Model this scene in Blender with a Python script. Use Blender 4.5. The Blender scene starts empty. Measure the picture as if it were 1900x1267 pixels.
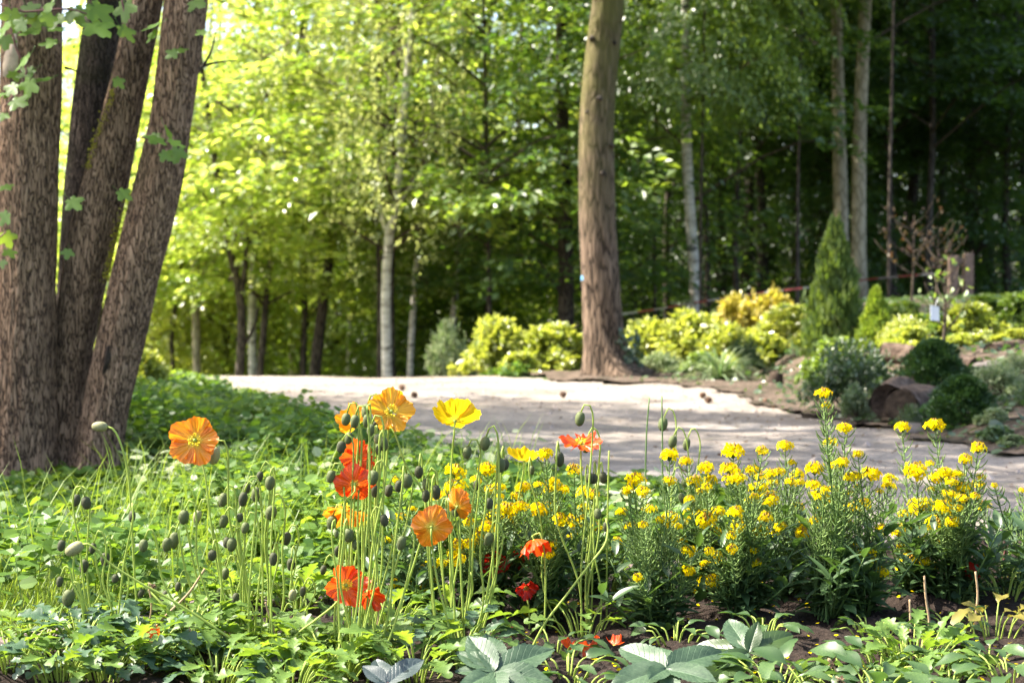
import bpy, math, random
import numpy as np
from mathutils import Vector, Matrix, Quaternion, noise as mnoise

# ------------------------------------------------------------------ camera, light, exposure
scene = bpy.context.scene
COL = scene.collection
F, CX, CY, HC = 2638.9, 950.0, 633.5, 0.62          # focal length and centre in photo pixels, eye height
PITCH = math.atan(73.5 / F)
cam_d = bpy.data.cameras.new('camera')
cam = bpy.data.objects.new('camera', cam_d)
COL.objects.link(cam)
cam.location = (0, 0, HC)
cam.rotation_euler = (math.pi / 2 - PITCH, 0, 0)
cam_d.sensor_width = 36
cam_d.lens = 50
cam_d.clip_start = 0.05
cam_d.clip_end = 2000
cam_d.dof.use_dof = True
cam_d.dof.focus_distance = 2.5
cam_d.dof.aperture_fstop = 6.3
scene.camera = cam

SUN_EL = math.radians(50)
SUN_AZ = math.radians(-80)                            # left of the view direction (+Y), behind the trees
TOSUN = Vector((math.sin(SUN_AZ) * math.cos(SUN_EL), math.cos(SUN_AZ) * math.cos(SUN_EL), math.sin(SUN_EL)))
world = bpy.data.worlds.new('World')
scene.world = world
world.use_nodes = True
wn = world.node_tree.nodes
sky = wn.new('ShaderNodeTexSky')
sky.sky_type = 'NISHITA'
sky.sun_disc = False
sky.sun_elevation = SUN_EL
sky.sun_rotation = SUN_AZ
sky.air_density = 1.0
sky.dust_density = 4.0
sky.ozone_density = 0.6
world.node_tree.links.new(sky.outputs[0], wn['Background'].inputs[0])
wn['Background'].inputs[1].default_value = 0.15
sun_d = bpy.data.lights.new('sun', 'SUN')
sun_d.energy = 5.0
sun_d.angle = math.radians(0.55)
sun_d.color = (1.0, 0.93, 0.82)
sun = bpy.data.objects.new('sun', sun_d)
COL.objects.link(sun)
sun.rotation_euler = (-TOSUN).to_track_quat('-Z', 'Y').to_euler()
sun.location = TOSUN * 60

vs = scene.view_settings
vs.view_transform = 'Standard'
vs.look = 'None'
vs.exposure = 2.0
vs.gamma = 1
cy = scene.cycles
cy.max_bounces = 7
cy.diffuse_bounces = 4
cy.glossy_bounces = 2
cy.transmission_bounces = 5
cy.transparent_max_bounces = 4
cy.caustics_reflective = False
cy.caustics_refractive = False
cy.use_denoising = True
cy.denoiser = 'OPENIMAGEDENOISE'
cy.sample_clamp_indirect = 6
cy.use_adaptive_sampling = False

# ------------------------------------------------------------------ helpers
RNG = np.random.default_rng(7)
random.seed(7)

def sstep(a, b, v):
    t = np.clip((np.asarray(v, float) - a) / (b - a), 0, 1)
    return t * t * (3 - 2 * t)

def P(px, py, Y):
    """world point seen at photo pixel (px, py), at distance Y along the view axis"""
    dx, dv = (px - CX) / F, (CY - py) / F
    dy = math.cos(PITCH) + dv * math.sin(PITCH)
    dz = -math.sin(PITCH) + dv * math.cos(PITCH)
    t = Y / dy
    return Vector((dx * t, Y, HC + dz * t))

def T(x, y):
    """terrain height"""
    x = np.asarray(x, float); y = np.asarray(y, float)
    right = sstep(1.9, 3.2, x) * sstep(6.0, 8.5, y)
    z = 0.24 * right + 0.30 * right * sstep(9, 14, y)
    z = z + 0.10 * sstep(1.95, 2.35, x) * sstep(5.2, 6.2, y)
    leftb = sstep(-0.33, -0.9, x + 0.26 * y - 0.6) * sstep(5, 9, y)
    z = z + 0.05 * leftb
    drop = sstep(12.0, 17.0, y) * (1 - sstep(2.0, 4.0, x))
    z = z - 0.95 * drop
    z = z + 0.012 * np.sin(x * 2.3 + 0.7) * np.sin(y * 1.7) + 0.02 * np.sin(x * 0.7 + y * 0.5) * sstep(4, 8, y)
    return z

def Tz(x, y):
    return float(T(x, y))

def ground_at(px, Y):
    x = (px - CX) / F * Y
    return Vector((x, Y, Tz(x, Y)))

def catmull(pts, n):
    p = np.array([list(q) for q in pts], float)
    if len(p) < 3:
        t = np.linspace(0, 1, n)[:, None]
        return p[0] * (1 - t) + p[-1] * t
    d = np.concatenate([[0], np.cumsum(np.maximum(np.linalg.norm(np.diff(p[:, :3], axis=0), axis=1), 1e-6))])
    m = np.zeros_like(p)
    m[1:-1] = (p[2:] - p[:-2]) / (d[2:] - d[:-2])[:, None]
    m[0] = (p[1] - p[0]) / (d[1] - d[0]); m[-1] = (p[-1] - p[-2]) / (d[-1] - d[-2])
    s = np.linspace(0, d[-1], n)
    i = np.clip(np.searchsorted(d, s, side='right') - 1, 0, len(p) - 2)
    h = (d[i + 1] - d[i])[:, None]
    u = ((s - d[i])[:, None]) / h
    return ((2*u**3 - 3*u**2 + 1) * p[i] + (u**3 - 2*u**2 + u) * h * m[i]
            + (-2*u**3 + 3*u**2) * p[i+1] + (u**3 - u**2) * h * m[i+1])

class MB:
    """mesh collector"""
    def __init__(self):
        self.v, self.f, self.m, self.uv, self.r = [], [], [], [], []
        self.n = 0
    def add(self, verts, faces, mat=0, uv=None, rnd=None):
        verts = np.asarray(verts, float)
        self.v.append(verts)
        for q in faces:
            self.f.append(tuple(int(a) + self.n for a in q))
        self.m += [mat] * len(faces)
        self.r += [random.random() if rnd is None else rnd] * len(faces)
        self.uv.append(np.zeros((len(verts), 2)) if uv is None else np.asarray(uv, float))
        self.n += len(verts)
        return self
    def tube(self, pts, radii, sides=6, n=12, mat=0, cap=True, wob=None, rnd=None):
        q = catmull([list(p) + [r] for p, r in zip(pts, radii)], n)
        c, rad = q[:, :3], np.maximum(q[:, 3], 1e-5)
        tan = np.gradient(c, axis=0)
        tan /= np.linalg.norm(tan, axis=1)[:, None] + 1e-12
        ref = np.array([0, -1, 0.0]) if abs(tan[0][1]) < 0.9 else np.array([1.0, 0, 0])
        a = ref - tan[0] * ref.dot(tan[0]); a /= np.linalg.norm(a)
        V, UV = [], []
        L = np.concatenate([[0], np.cumsum(np.linalg.norm(np.diff(c, axis=0), axis=1))])
        th = np.linspace(0, 2 * math.pi, sides, endpoint=False)
        for i in range(n):
            a = a - tan[i] * a.dot(tan[i]); a /= np.linalg.norm(a) + 1e-12
            b = np.cross(tan[i], a)
            r = rad[i] * (np.ones(sides) if wob is None else wob(th, L[i], c[i]))
            V.append(c[i] + (np.cos(th) * r)[:, None] * a + (np.sin(th) * r)[:, None] * b)
            UV.append(np.stack([th / (2 * math.pi), np.full(sides, L[i] / max(L[-1], 1e-6))], 1))
        faces = []
        for i in range(n - 1):
            for j in range(sides):
                k = (j + 1) % sides
                faces.append((i*sides + j, i*sides + k, (i+1)*sides + k, (i+1)*sides + j))
        V = np.concatenate(V); UV = np.concatenate(UV)
        if cap:
            faces.append(tuple(range(sides - 1, -1, -1)))
            faces.append(tuple((n - 1) * sides + j for j in range(sides)))
        return self.add(V, faces, mat, UV, rnd)
    def mesh(self, name, mats, smooth=True, offset=None):
        v = np.concatenate(self.v)
        if offset is not None:
            v = v - np.array(list(offset))
        me = bpy.data.meshes.new(name)
        me.from_pydata(v.tolist(), [], self.f)
        uv = np.concatenate(self.uv)
        ul = me.uv_layers.new(name='UVMap')
        li = np.zeros(len(me.loops), np.int32)
        me.loops.foreach_get('vertex_index', li)
        ul.data.foreach_set('uv', uv[li].astype(np.float32).ravel())
        at = me.attributes.new('rnd', 'FLOAT', 'FACE')
        at.data.foreach_set('value', np.array(self.r, np.float32))
        me.polygons.foreach_set('material_index', np.array(self.m, np.int32))
        me.polygons.foreach_set('use_smooth', np.full(len(me.polygons), smooth))
        for q in (mats if isinstance(mats, (list, tuple)) else [mats]):
            me.materials.append(q)
        me.update()
        return me

def obj(name, me, parent=None, mw=None, kind=None):
    o = bpy.data.objects.new(name, me)
    COL.objects.link(o)
    m = mw if mw is not None else Matrix()
    if parent is not None:
        o.parent = parent
        m = parent.matrix_basis.inverted() @ m
    o.matrix_basis = m
    if kind:
        o['kind'] = kind
    return o

def sub(name, me, part, mw=None, kind=None):
    """child of a part; mw in world space"""
    o = bpy.data.objects.new(name, me)
    COL.objects.link(o)
    o.parent = part
    base = part.parent.matrix_basis @ part.matrix_basis if part.parent else part.matrix_basis
    o.matrix_basis = base.inverted() @ (mw if mw is not None else Matrix())
    if kind:
        o['kind'] = kind
    return o

def tag(o, label=None, cat=None, group=None, kind=None):
    if label: o['label'] = label
    if cat: o['category'] = cat
    if group: o['group'] = group
    if kind: o['kind'] = kind
    return o

def thing(name, loc, label=None, cat=None, group=None):
    o = bpy.data.objects.new(name, None)
    COL.objects.link(o)
    o.empty_display_size = 0.05
    o.matrix_basis = Matrix.Translation(Vector(loc))
    return tag(o, label, cat, group)

def frame(pos, d, n, s=1.0):
    d = Vector(d).normalized(); n = Vector(n)
    x = d.cross(n)
    if x.length < 1e-5:
        x = d.cross(Vector((0.3, 0.5, 0.8)))
    x.normalize(); z = x.cross(d)
    M = Matrix(((x.x, d.x, z.x), (x.y, d.y, z.y), (x.z, d.z, z.z))).to_4x4()
    return Matrix.Translation(Vector(pos)) @ M @ Matrix.Scale(s, 4)

# leaf clouds -------------------------------------------------------
LEAF4 = (np.array([(0, 0, 0), (0.30, 0.45, 0.07), (0, 1, -0.06), (-0.30, 0.45, 0.07)]), [(0, 1, 2), (0, 2, 3)])
LEAF6 = (np.array([(0, 0, 0), (0.30, 0.25, 0.05), (0.27, 0.62, 0.05), (0, 1, -0.08), (-0.27, 0.62, 0.05), (-0.30, 0.25, 0.05)]),
         [(0, 1, 2, 3), (0, 3, 4, 5)])
ROUND = (np.array([(0, 0, 0), (0.38, 0.22, 0.06), (0.42, 0.6, 0.05), (0, 0.95, -0.05), (-0.42, 0.6, 0.05), (-0.38, 0.22, 0.06)]),
         [(0, 1, 2, 3), (0, 3, 4, 5)])
NEEDLE = (np.array([(-0.06, 0, 0), (0.06, 0, 0), (0, 1, 0.05)]), [(0, 1, 2)])
BLADE = (np.array([(-0.02, 0, 0), (0.02, 0, 0), (0.016, 0.45, 0.04), (-0.016, 0.45, 0.04), (0.010, 0.8, 0.16), (-0.010, 0.8, 0.16), (0, 1.0, 0.30)]),
         [(0, 1, 2, 3), (3, 2, 4, 5), (5, 4, 6)])

def nrm(a):
    return a / (np.linalg.norm(a, axis=1)[:, None] + 1e-9)

def cloud_mesh(name, pos, d, n, size, mats, tpl=LEAF4, extra=None, rnd=None, smooth=False):
    """one mesh of many leaves: base position, direction, normal and size of each"""
    tv, tf = tpl
    N, k = len(pos), len(tv)
    d = nrm(d); x = nrm(np.cross(d, n)); z = np.cross(x, d)
    size = np.broadcast_to(np.asarray(size, float), (N,))
    V = (pos[:, None, :] + size[:, None, None] * (tv[None, :, 0, None] * x[:, None, :]
         + tv[None, :, 1, None] * d[:, None, :] + tv[None, :, 2, None] * z[:, None, :])).reshape(-1, 3)
    base = (np.arange(N) * k)
    lens = [len(q) for q in tf]
    tfl = np.concatenate([np.array(q) for q in tf])
    loops = (base[:, None] + tfl[None, :]).ravel()
    npoly = N * len(tf)
    ltot = np.tile(np.array(lens), N)
    r = RNG.random(N) if rnd is None else rnd
    rr = np.repeat(r, len(tf))
    mi = np.zeros(npoly, np.int32)
    if extra is not None:                                   # an MB with branches, material slot 1
        ev = np.concatenate(extra.v); off = len(V)
        V = np.concatenate([V, ev])
        loops = np.concatenate([loops, np.concatenate([np.array(q) for q in extra.f]) + off])
        ltot = np.concatenate([ltot, [len(q) for q in extra.f]])
        mi = np.concatenate([mi, np.full(len(extra.f), 1, np.int32)])
        rr = np.concatenate([rr, np.full(len(extra.f), .5)])
        npoly += len(extra.f)
    lstart = np.concatenate([[0], np.cumsum(ltot)[:-1]])
    me = bpy.data.meshes.new(name)
    me.vertices.add(len(V)); me.loops.add(len(loops)); me.polygons.add(npoly)
    me.vertices.foreach_set('co', V.astype(np.float32).ravel())
    me.loops.foreach_set('vertex_index', loops.astype(np.int32))
    me.polygons.foreach_set('loop_start', lstart.astype(np.int32))
    me.polygons.foreach_set('material_index', mi)
    me.polygons.foreach_set('use_smooth', np.full(npoly, smooth))
    at = me.attributes.new('rnd', 'FLOAT', 'FACE')
    at.data.foreach_set('value', rr.astype(np.float32))
    for q in (mats if isinstance(mats, (list, tuple)) else [mats]):
        me.materials.append(q)
    me.update(calc_edges=True)
    me.validate()
    return me

def rv(n, s=1.0):
    return RNG.normal(0, s, (n, 3))

# ------------------------------------------------------------------ materials
def newmat(name):
    m = bpy.data.materials.new(name)
    m.use_nodes = True
    nt = m.node_tree
    for q in list(nt.nodes):
        nt.nodes.remove(q)
    out = nt.nodes.new('ShaderNodeOutputMaterial')
    return m, nt, out

def c4(c):
    return (c[0], c[1], c[2], 1)

def nd(nt, typ, **kw):
    q = nt.nodes.new(typ)
    for k, v in kw.items():
        if k.startswith('i_'):
            key = k[2:]
            q.inputs[int(key) if key.isdigit() else key].default_value = v
        else:
            setattr(q, k, v)
    return q

def mixc(nt, fac, a, b, mode='MIX'):
    q = nt.nodes.new('ShaderNodeMix'); q.data_type = 'RGBA'; q.blend_type = mode
    for sock, val in ((q.inputs[0], fac), (q.inputs[6], a), (q.inputs[7], b)):
        if hasattr(val, 'links'):
            nt.links.new(val, sock)
        else:
            sock.default_value = val if not isinstance(val, tuple) else c4(val)
    return q.outputs[2]

def ramp(nt, val, stops):
    q = nt.nodes.new('ShaderNodeValToRGB')
    e = q.color_ramp.elements
    while len(e) < len(stops):
        e.new(0.5)
    for el, (p, c) in zip(e, stops):
        el.position = p
        el.color = c4(c) if isinstance(c, tuple) else (c, c, c, 1)
    nt.links.new(val, q.inputs[0])
    return q.outputs[0]

def noise_tex(nt, vec, scale, detail=3, rough=0.55, dist=0.0):
    q = nd(nt, 'ShaderNodeTexNoise', i_Scale=scale, i_Detail=detail, i_Roughness=rough, i_Distortion=dist)
    if vec is not None:
        nt.links.new(vec, q.inputs['Vector'])
    return q.outputs['Fac']

def leaf_mat(name, c1, c2, t1, t2, fac=0.45, gloss=0.05, rough=0.45, mottle=None, veins=False):
    """thin leaf: c = reflected colour, t = colour of light shining through"""
    m, nt, out = newmat(name)
    a = nd(nt, 'ShaderNodeAttribute', attribute_name='rnd')
    oi = nd(nt, 'ShaderNodeObjectInfo')
    add = nd(nt, 'ShaderNodeMath', operation='MULTIPLY_ADD', i_1=0.25, i_2=-0.125)
    nt.links.new(oi.outputs['Random'], add.inputs[0])
    ad2 = nd(nt, 'ShaderNodeMath', operation='ADD', use_clamp=True)
    nt.links.new(add.outputs[0], ad2.inputs[0]); nt.links.new(a.outputs['Fac'], ad2.inputs[1])
    f = ad2.outputs[0]
    col = mixc(nt, f, c1, c2); tr = mixc(nt, f, t1, t2)
    if mottle:
        tc = nd(nt, 'ShaderNodeTexCoord')
        nz = noise_tex(nt, tc.outputs['Object'], mottle[0], 3)
        k = ramp(nt, nz, [(0.35, 0.0), (0.65, 1.0)])
        col = mixc(nt, k, col, mottle[1])
    df = nd(nt, 'ShaderNodeBsdfDiffuse'); tl = nd(nt, 'ShaderNodeBsdfTranslucent')
    gl = nd(nt, 'ShaderNodeBsdfGlossy', i_Roughness=rough)
    if veins:                                                   # midrib and slanting side veins, uv.x across, uv.y along
        tv = nd(nt, 'ShaderNodeTexCoord'); sp = nd(nt, 'ShaderNodeSeparateXYZ'); nt.links.new(tv.outputs['UV'], sp.inputs[0])
        su = nd(nt, 'ShaderNodeMath', operation='SUBTRACT', i_1=0.5); nt.links.new(sp.outputs['X'], su.inputs[0])
        ab = nd(nt, 'ShaderNodeMath', operation='ABSOLUTE'); nt.links.new(su.outputs[0], ab.inputs[0])
        m1 = nd(nt, 'ShaderNodeMath', operation='MULTIPLY', i_1=-4.2); nt.links.new(ab.outputs[0], m1.inputs[0])
        m2 = nd(nt, 'ShaderNodeMath', operation='MULTIPLY_ADD', i_1=9.0); nt.links.new(sp.outputs['Y'], m2.inputs[0]); nt.links.new(m1.outputs[0], m2.inputs[2])
        pp = nd(nt, 'ShaderNodeMath', operation='PINGPONG', i_1=0.5); nt.links.new(m2.outputs[0], pp.inputs[0])
        side = ramp(nt, pp.outputs[0], [(0.0, 1.0), (0.09, 0.0)]); mid = ramp(nt, ab.outputs[0], [(0.012, 1.0), (0.035, 0.0)])
        vv = mixc(nt, 1.0, side, mid, 'LIGHTEN')
        vf = nd(nt, 'ShaderNodeMath', operation='MULTIPLY', i_1=0.2); nt.links.new(vv, vf.inputs[0])
        col = mixc(nt, vf.outputs[0], col, tuple(min(1, q * 2.4) for q in c2))
        bp = nd(nt, 'ShaderNodeBump', i_Strength=0.35, i_Distance=0.0015, invert=True); nt.links.new(vv, bp.inputs['Height'])
        for s_ in (df, tl, gl): nt.links.new(bp.outputs[0], s_.inputs['Normal'])
    nt.links.new(col, df.inputs[0]); nt.links.new(tr, tl.inputs[0])
    mx = nd(nt, 'ShaderNodeMixShader', i_0=fac)
    nt.links.new(df.outputs[0], mx.inputs[1]); nt.links.new(tl.outputs[0], mx.inputs[2])
    m2 = nd(nt, 'ShaderNodeMixShader', i_0=gloss)
    nt.links.new(mx.outputs[0], m2.inputs[1]); nt.links.new(gl.outputs[0], m2.inputs[2])
    nt.links.new(m2.outputs[0], out.inputs[0])
    return m

def bark_mat(name, dark, mid, light, scale=30, stretch=0.16, moss=None, algae=None, bump=0.8, rough=0.9):
    m, nt, out = newmat(name)
    tc = nd(nt, 'ShaderNodeTexCoord')
    mp = nd(nt, 'ShaderNodeMapping'); mp.inputs['Scale'].default_value = (1, 1, stretch)
    nt.links.new(tc.outputs['Object'], mp.inputs[0])
    n1 = noise_tex(nt, mp.outputs[0], scale, 5, 0.6, 0.6)
    vo = nd(nt, 'ShaderNodeTexVoronoi', feature='DISTANCE_TO_EDGE', i_Scale=scale * 1.15)
    wv = nd(nt, 'ShaderNodeTexNoise', i_Scale=scale * 0.8, i_Detail=2)
    nt.links.new(mp.outputs[0], wv.inputs['Vector'])
    ml = nd(nt, 'ShaderNodeVectorMath', operation='SCALE'); ml.inputs['Scale'].default_value = 0.06
    nt.links.new(wv.outputs['Color'], ml.inputs[0])
    av = nd(nt, 'ShaderNodeVectorMath', operation='ADD')
    nt.links.new(mp.outputs[0], av.inputs[0]); nt.links.new(ml.outputs[0], av.inputs[1])
    nt.links.new(av.outputs[0], vo.inputs['Vector'])
    fur = ramp(nt, vo.outputs['Distance'], [(0.0, 0.0), (0.17, 1.0)])
    hgt = nd(nt, 'ShaderNodeMath', operation='MULTIPLY')
    nt.links.new(n1, hgt.inputs[0]); nt.links.new(fur, hgt.inputs[1])
    big = noise_tex(nt, tc.outputs['Object'], 3.0, 3)
    col = ramp(nt, hgt.outputs[0], [(0.06, dark), (0.3, mid), (0.62, light)])
    shade = ramp(nt, big, [(0.3, 0.72), (0.7, 1.15)])
    col = mixc(nt, 1.0, col, shade, 'MULTIPLY')
    if moss:
        mk = noise_tex(nt, tc.outputs['Object'], moss[1], 4, 0.6)
        col = mixc(nt, ramp(nt, mk, [(moss[2], 0.0), (moss[2] + 0.12, 0.85)]), col, moss[0])
    if algae:
        sp = nd(nt, 'ShaderNodeSeparateXYZ'); nt.links.new(tc.outputs['Object'], sp.inputs[0])
        mr = nd(nt, 'ShaderNodeMapRange', i_1=algae[1], i_2=algae[2]); nt.links.new(sp.outputs['Z'], mr.inputs[0])
        ak = noise_tex(nt, tc.outputs['Object'], 4, 3)
        mm = nd(nt, 'ShaderNodeMath', operation='MULTIPLY'); nt.links.new(mr.outputs[0], mm.inputs[0])
        nt.links.new(ramp(nt, ak, [(0.3, 0.25), (0.6, 0.95)]), mm.inputs[1])
        col = mixc(nt, mm.outputs[0], col, algae[0])
    pb = nd(nt, 'ShaderNodeBsdfPrincipled', i_Roughness=rough)
    pb.inputs['Specular IOR Level'].default_value = 0.2
    nt.links.new(col, pb.inputs['Base Color'])
    bp = nd(nt, 'ShaderNodeBump', i_Strength=bump, i_Distance=0.02)
    nt.links.new(hgt.outputs[0], bp.inputs['Height']); nt.links.new(bp.outputs[0], pb.inputs['Normal'])
    nt.links.new(pb.outputs[0], out.inputs[0])
    return m

def rough_mat(name, stops, scale, detail=6, bump=0.5, dist=0.02, rough=0.95, scale2=None, second=None, spec=0.2):
    """noise-coloured rough surface: soil, stone, wood"""
    m, nt, out = newmat(name)
    tc = nd(nt, 'ShaderNodeTexCoord')
    n1 = noise_tex(nt, tc.outputs['Object'], scale, detail, 0.65)
    col = ramp(nt, n1, stops)
    if second:
        n2 = noise_tex(nt, tc.outputs['Object'], scale2, 4, 0.6)
        col = mixc(nt, ramp(nt, n2, [(second[1], 0.0), (second[2], 1.0)]), col, second[0])
    pb = nd(nt, 'ShaderNodeBsdfPrincipled', i_Roughness=rough)
    pb.inputs['Specular IOR Level'].default_value = spec
    nt.links.new(col, pb.inputs['Base Color'])
    bp = nd(nt, 'ShaderNodeBump', i_Strength=bump, i_Distance=dist)
    nt.links.new(n1, bp.inputs['Height']); nt.links.new(bp.outputs[0], pb.inputs['Normal'])
    nt.links.new(pb.outputs[0], out.inputs[0])
    return m

def plain(name, c, rough=0.6, var=0.2, scale=40, trans=0.0, tcol=None):
    m, nt, out = newmat(name)
    tc = nd(nt, 'ShaderNodeTexCoord')
    nz = noise_tex(nt, tc.outputs['Object'], scale, 3)
    col = ramp(nt, nz, [(0.3, tuple(q * (1 - var) for q in c)), (0.7, tuple(min(1, q * (1 + var)) for q in c))])
    pb = nd(nt, 'ShaderNodeBsdfPrincipled', i_Roughness=rough)
    pb.inputs['Specular IOR Level'].default_value = 0.3
    nt.links.new(col, pb.inputs['Base Color'])
    if trans:
        tl = nd(nt, 'ShaderNodeBsdfTranslucent'); tl.inputs[0].default_value = c4(tcol or c)
        mx = nd(nt, 'ShaderNodeMixShader', i_0=trans)
        nt.links.new(pb.outputs[0], mx.inputs[1]); nt.links.new(tl.outputs[0], mx.inputs[2])
        nt.links.new(mx.outputs[0], out.inputs[0])
    else:
        nt.links.new(pb.outputs[0], out.inputs[0])
    return m

def petal_mat(name, base, mid, edge, heart=0.22):
    """poppy petal: pale heart, fine radiating veins; uv.x across, uv.y outwards"""
    m, nt, out = newmat(name)
    uv = nd(nt, 'ShaderNodeTexCoord')
    sp = nd(nt, 'ShaderNodeSeparateXYZ'); nt.links.new(uv.outputs['UV'], sp.inputs[0])
    mp = nd(nt, 'ShaderNodeMapping'); mp.inputs['Scale'].default_value = (26, 1.6, 1)
    nt.links.new(uv.outputs['UV'], mp.inputs[0])
    ve = noise_tex(nt, mp.outputs[0], 1.0, 4, 0.6, 0.4)
    wob = nd(nt, 'ShaderNodeMath', operation='MULTIPLY_ADD', i_1=0.16, i_2=-0.08)
    nt.links.new(ve, wob.inputs[0])
    ad = nd(nt, 'ShaderNodeMath', operation='ADD'); nt.links.new(sp.outputs['Y'], ad.inputs[0]); nt.links.new(wob.outputs[0], ad.inputs[1])
    col = ramp(nt, ad.outputs[0], [(heart * 0.6, base), (heart * 1.5, mid), (0.95, edge)])
    col = mixc(nt, 1.0, col, ramp(nt, ve, [(0.3, 0.74), (0.62, 1.0)]), 'MULTIPLY')
    df = nd(nt, 'ShaderNodeBsdfDiffuse'); tl = nd(nt, 'ShaderNodeBsdfTranslucent')
    nt.links.new(col, df.inputs[0]); nt.links.new(col, tl.inputs[0])
    bp = nd(nt, 'ShaderNodeBump', i_Strength=0.5, i_Distance=0.002)
    nt.links.new(ve, bp.inputs['Height'])
    nt.links.new(bp.outputs[0], df.inputs['Normal']); nt.links.new(bp.outputs[0], tl.inputs['Normal'])
    mx = nd(nt, 'ShaderNodeMixShader', i_0=0.5)
    nt.links.new(df.outputs[0], mx.inputs[1]); nt.links.new(tl.outputs[0], mx.inputs[2])
    gl = nd(nt, 'ShaderNodeBsdfGlossy', i_Roughness=0.4)
    m2 = nd(nt, 'ShaderNodeMixShader', i_0=0.03)
    nt.links.new(mx.outputs[0], m2.inputs[1]); nt.links.new(gl.outputs[0], m2.inputs[2])
    nt.links.new(m2.outputs[0], out.inputs[0])
    return m

M = {}
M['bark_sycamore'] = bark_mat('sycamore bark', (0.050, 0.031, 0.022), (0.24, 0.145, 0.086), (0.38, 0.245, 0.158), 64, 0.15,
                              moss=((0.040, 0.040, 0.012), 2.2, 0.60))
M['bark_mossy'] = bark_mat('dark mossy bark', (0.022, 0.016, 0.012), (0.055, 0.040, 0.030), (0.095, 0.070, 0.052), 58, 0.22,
                           moss=((0.030, 0.030, 0.010), 2.2, 0.50))  # rear stem: real moss, plus shade darkened into the bark colour
M['bark_central'] = bark_mat('brown conifer bark', (0.026, 0.018, 0.012), (0.10, 0.068, 0.046), (0.20, 0.142, 0.10), 26, 0.14,
                             algae=((0.105, 0.098, 0.030), 1.1, 2.6))
M['bark_dark'] = bark_mat('dark wood bark', (0.018, 0.014, 0.011), (0.055, 0.043, 0.034), (0.11, 0.09, 0.07), 24, 0.2, bump=0.5)
M['bark_beech'] = bark_mat('smooth beech bark', (0.20, 0.17, 0.11), (0.29, 0.245, 0.165), (0.36, 0.31, 0.22), 9, 0.5, bump=0.15)
M['bark_birch'] = None
M['twig'] = plain('twig', (0.06, 0.045, 0.03), 0.9)

def birch_mat():
    m, nt, out = newmat('white birch bark')
    tc = nd(nt, 'ShaderNodeTexCoord')
    mp = nd(nt, 'ShaderNodeMapping'); mp.inputs['Scale'].default_value = (1, 1, 3.0)
    nt.links.new(tc.outputs['Object'], mp.inputs[0])
    n1 = noise_tex(nt, mp.outputs[0], 5, 5, 0.7, 0.5)
    col = ramp(nt, n1, [(0.36, (0.05, 0.045, 0.04)), (0.44, (0.36, 0.33, 0.28)), (0.62, (0.58, 0.55, 0.49))])
    pb = nd(nt, 'ShaderNodeBsdfPrincipled', i_Roughness=0.7)
    nt.links.new(col, pb.inputs['Base Color']); nt.links.new(pb.outputs[0], out.inputs[0])
    return m
M['bark_birch'] = birch_mat()

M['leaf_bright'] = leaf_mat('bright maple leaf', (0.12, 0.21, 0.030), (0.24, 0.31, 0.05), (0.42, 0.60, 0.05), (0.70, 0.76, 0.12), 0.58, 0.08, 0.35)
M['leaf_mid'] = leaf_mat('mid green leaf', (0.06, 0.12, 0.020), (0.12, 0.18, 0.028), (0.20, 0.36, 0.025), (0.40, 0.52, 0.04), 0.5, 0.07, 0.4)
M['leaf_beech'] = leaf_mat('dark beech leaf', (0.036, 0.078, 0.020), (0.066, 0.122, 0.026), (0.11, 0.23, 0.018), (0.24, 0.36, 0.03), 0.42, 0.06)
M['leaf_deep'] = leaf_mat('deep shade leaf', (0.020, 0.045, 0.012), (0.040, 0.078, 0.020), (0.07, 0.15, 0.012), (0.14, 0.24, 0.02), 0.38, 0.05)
M['leaf_birch'] = leaf_mat('pale birch leaf', (0.18, 0.23, 0.07), (0.28, 0.32, 0.11), (0.44, 0.50, 0.12), (0.60, 0.62, 0.2), 0.5)
M['leaf_spray'] = leaf_mat('drooping spray leaf', (0.05, 0.10, 0.03), (0.10, 0.16, 0.04), (0.16, 0.28, 0.025), (0.32, 0.42, 0.035), 0.42, 0.05)
M['leaf_sycamore'] = leaf_mat('sycamore leaf', (0.055, 0.125, 0.022), (0.10, 0.18, 0.03), (0.18, 0.36, 0.02), (0.34, 0.48, 0.03), 0.45, 0.03)
M['shrub_lime'] = leaf_mat('lime shrub leaf', (0.22, 0.29, 0.035), (0.38, 0.40, 0.08), (0.46, 0.54, 0.04), (0.64, 0.66, 0.08), 0.45, 0.10, 0.35)
M['shrub_green'] = leaf_mat('shrub leaf', (0.09, 0.16, 0.03), (0.18, 0.24, 0.04), (0.22, 0.36, 0.03), (0.36, 0.46, 0.04), 0.42, 0.07)
M['shrub_dark'] = leaf_mat('dark shrub leaf', (0.035, 0.07, 0.026), (0.08, 0.13, 0.05), (0.07, 0.15, 0.02), (0.16, 0.26, 0.04), 0.35, 0.08)
M['shrub_orange'] = leaf_mat('orange tinted leaf', (0.33, 0.26, 0.035), (0.42, 0.37, 0.06), (0.52, 0.40, 0.03), (0.58, 0.54, 0.06), 0.45, 0.06)
M['shrub_pale'] = leaf_mat('variegated leaf', (0.075, 0.135, 0.04), (0.32, 0.36, 0.20), (0.15, 0.26, 0.04), (0.38, 0.44, 0.22), 0.4, 0.04)
M['rust_leaf'] = leaf_mat('rusty leaf', (0.10, 0.045, 0.025), (0.14, 0.09, 0.04), (0.16, 0.07, 0.025), (0.20, 0.14, 0.04), 0.4)
M['conifer'] = leaf_mat('conifer needle', (0.075, 0.13, 0.030), (0.17, 0.23, 0.06), (0.12, 0.20, 0.02), (0.24, 0.32, 0.03), 0.35, 0.05)
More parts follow.
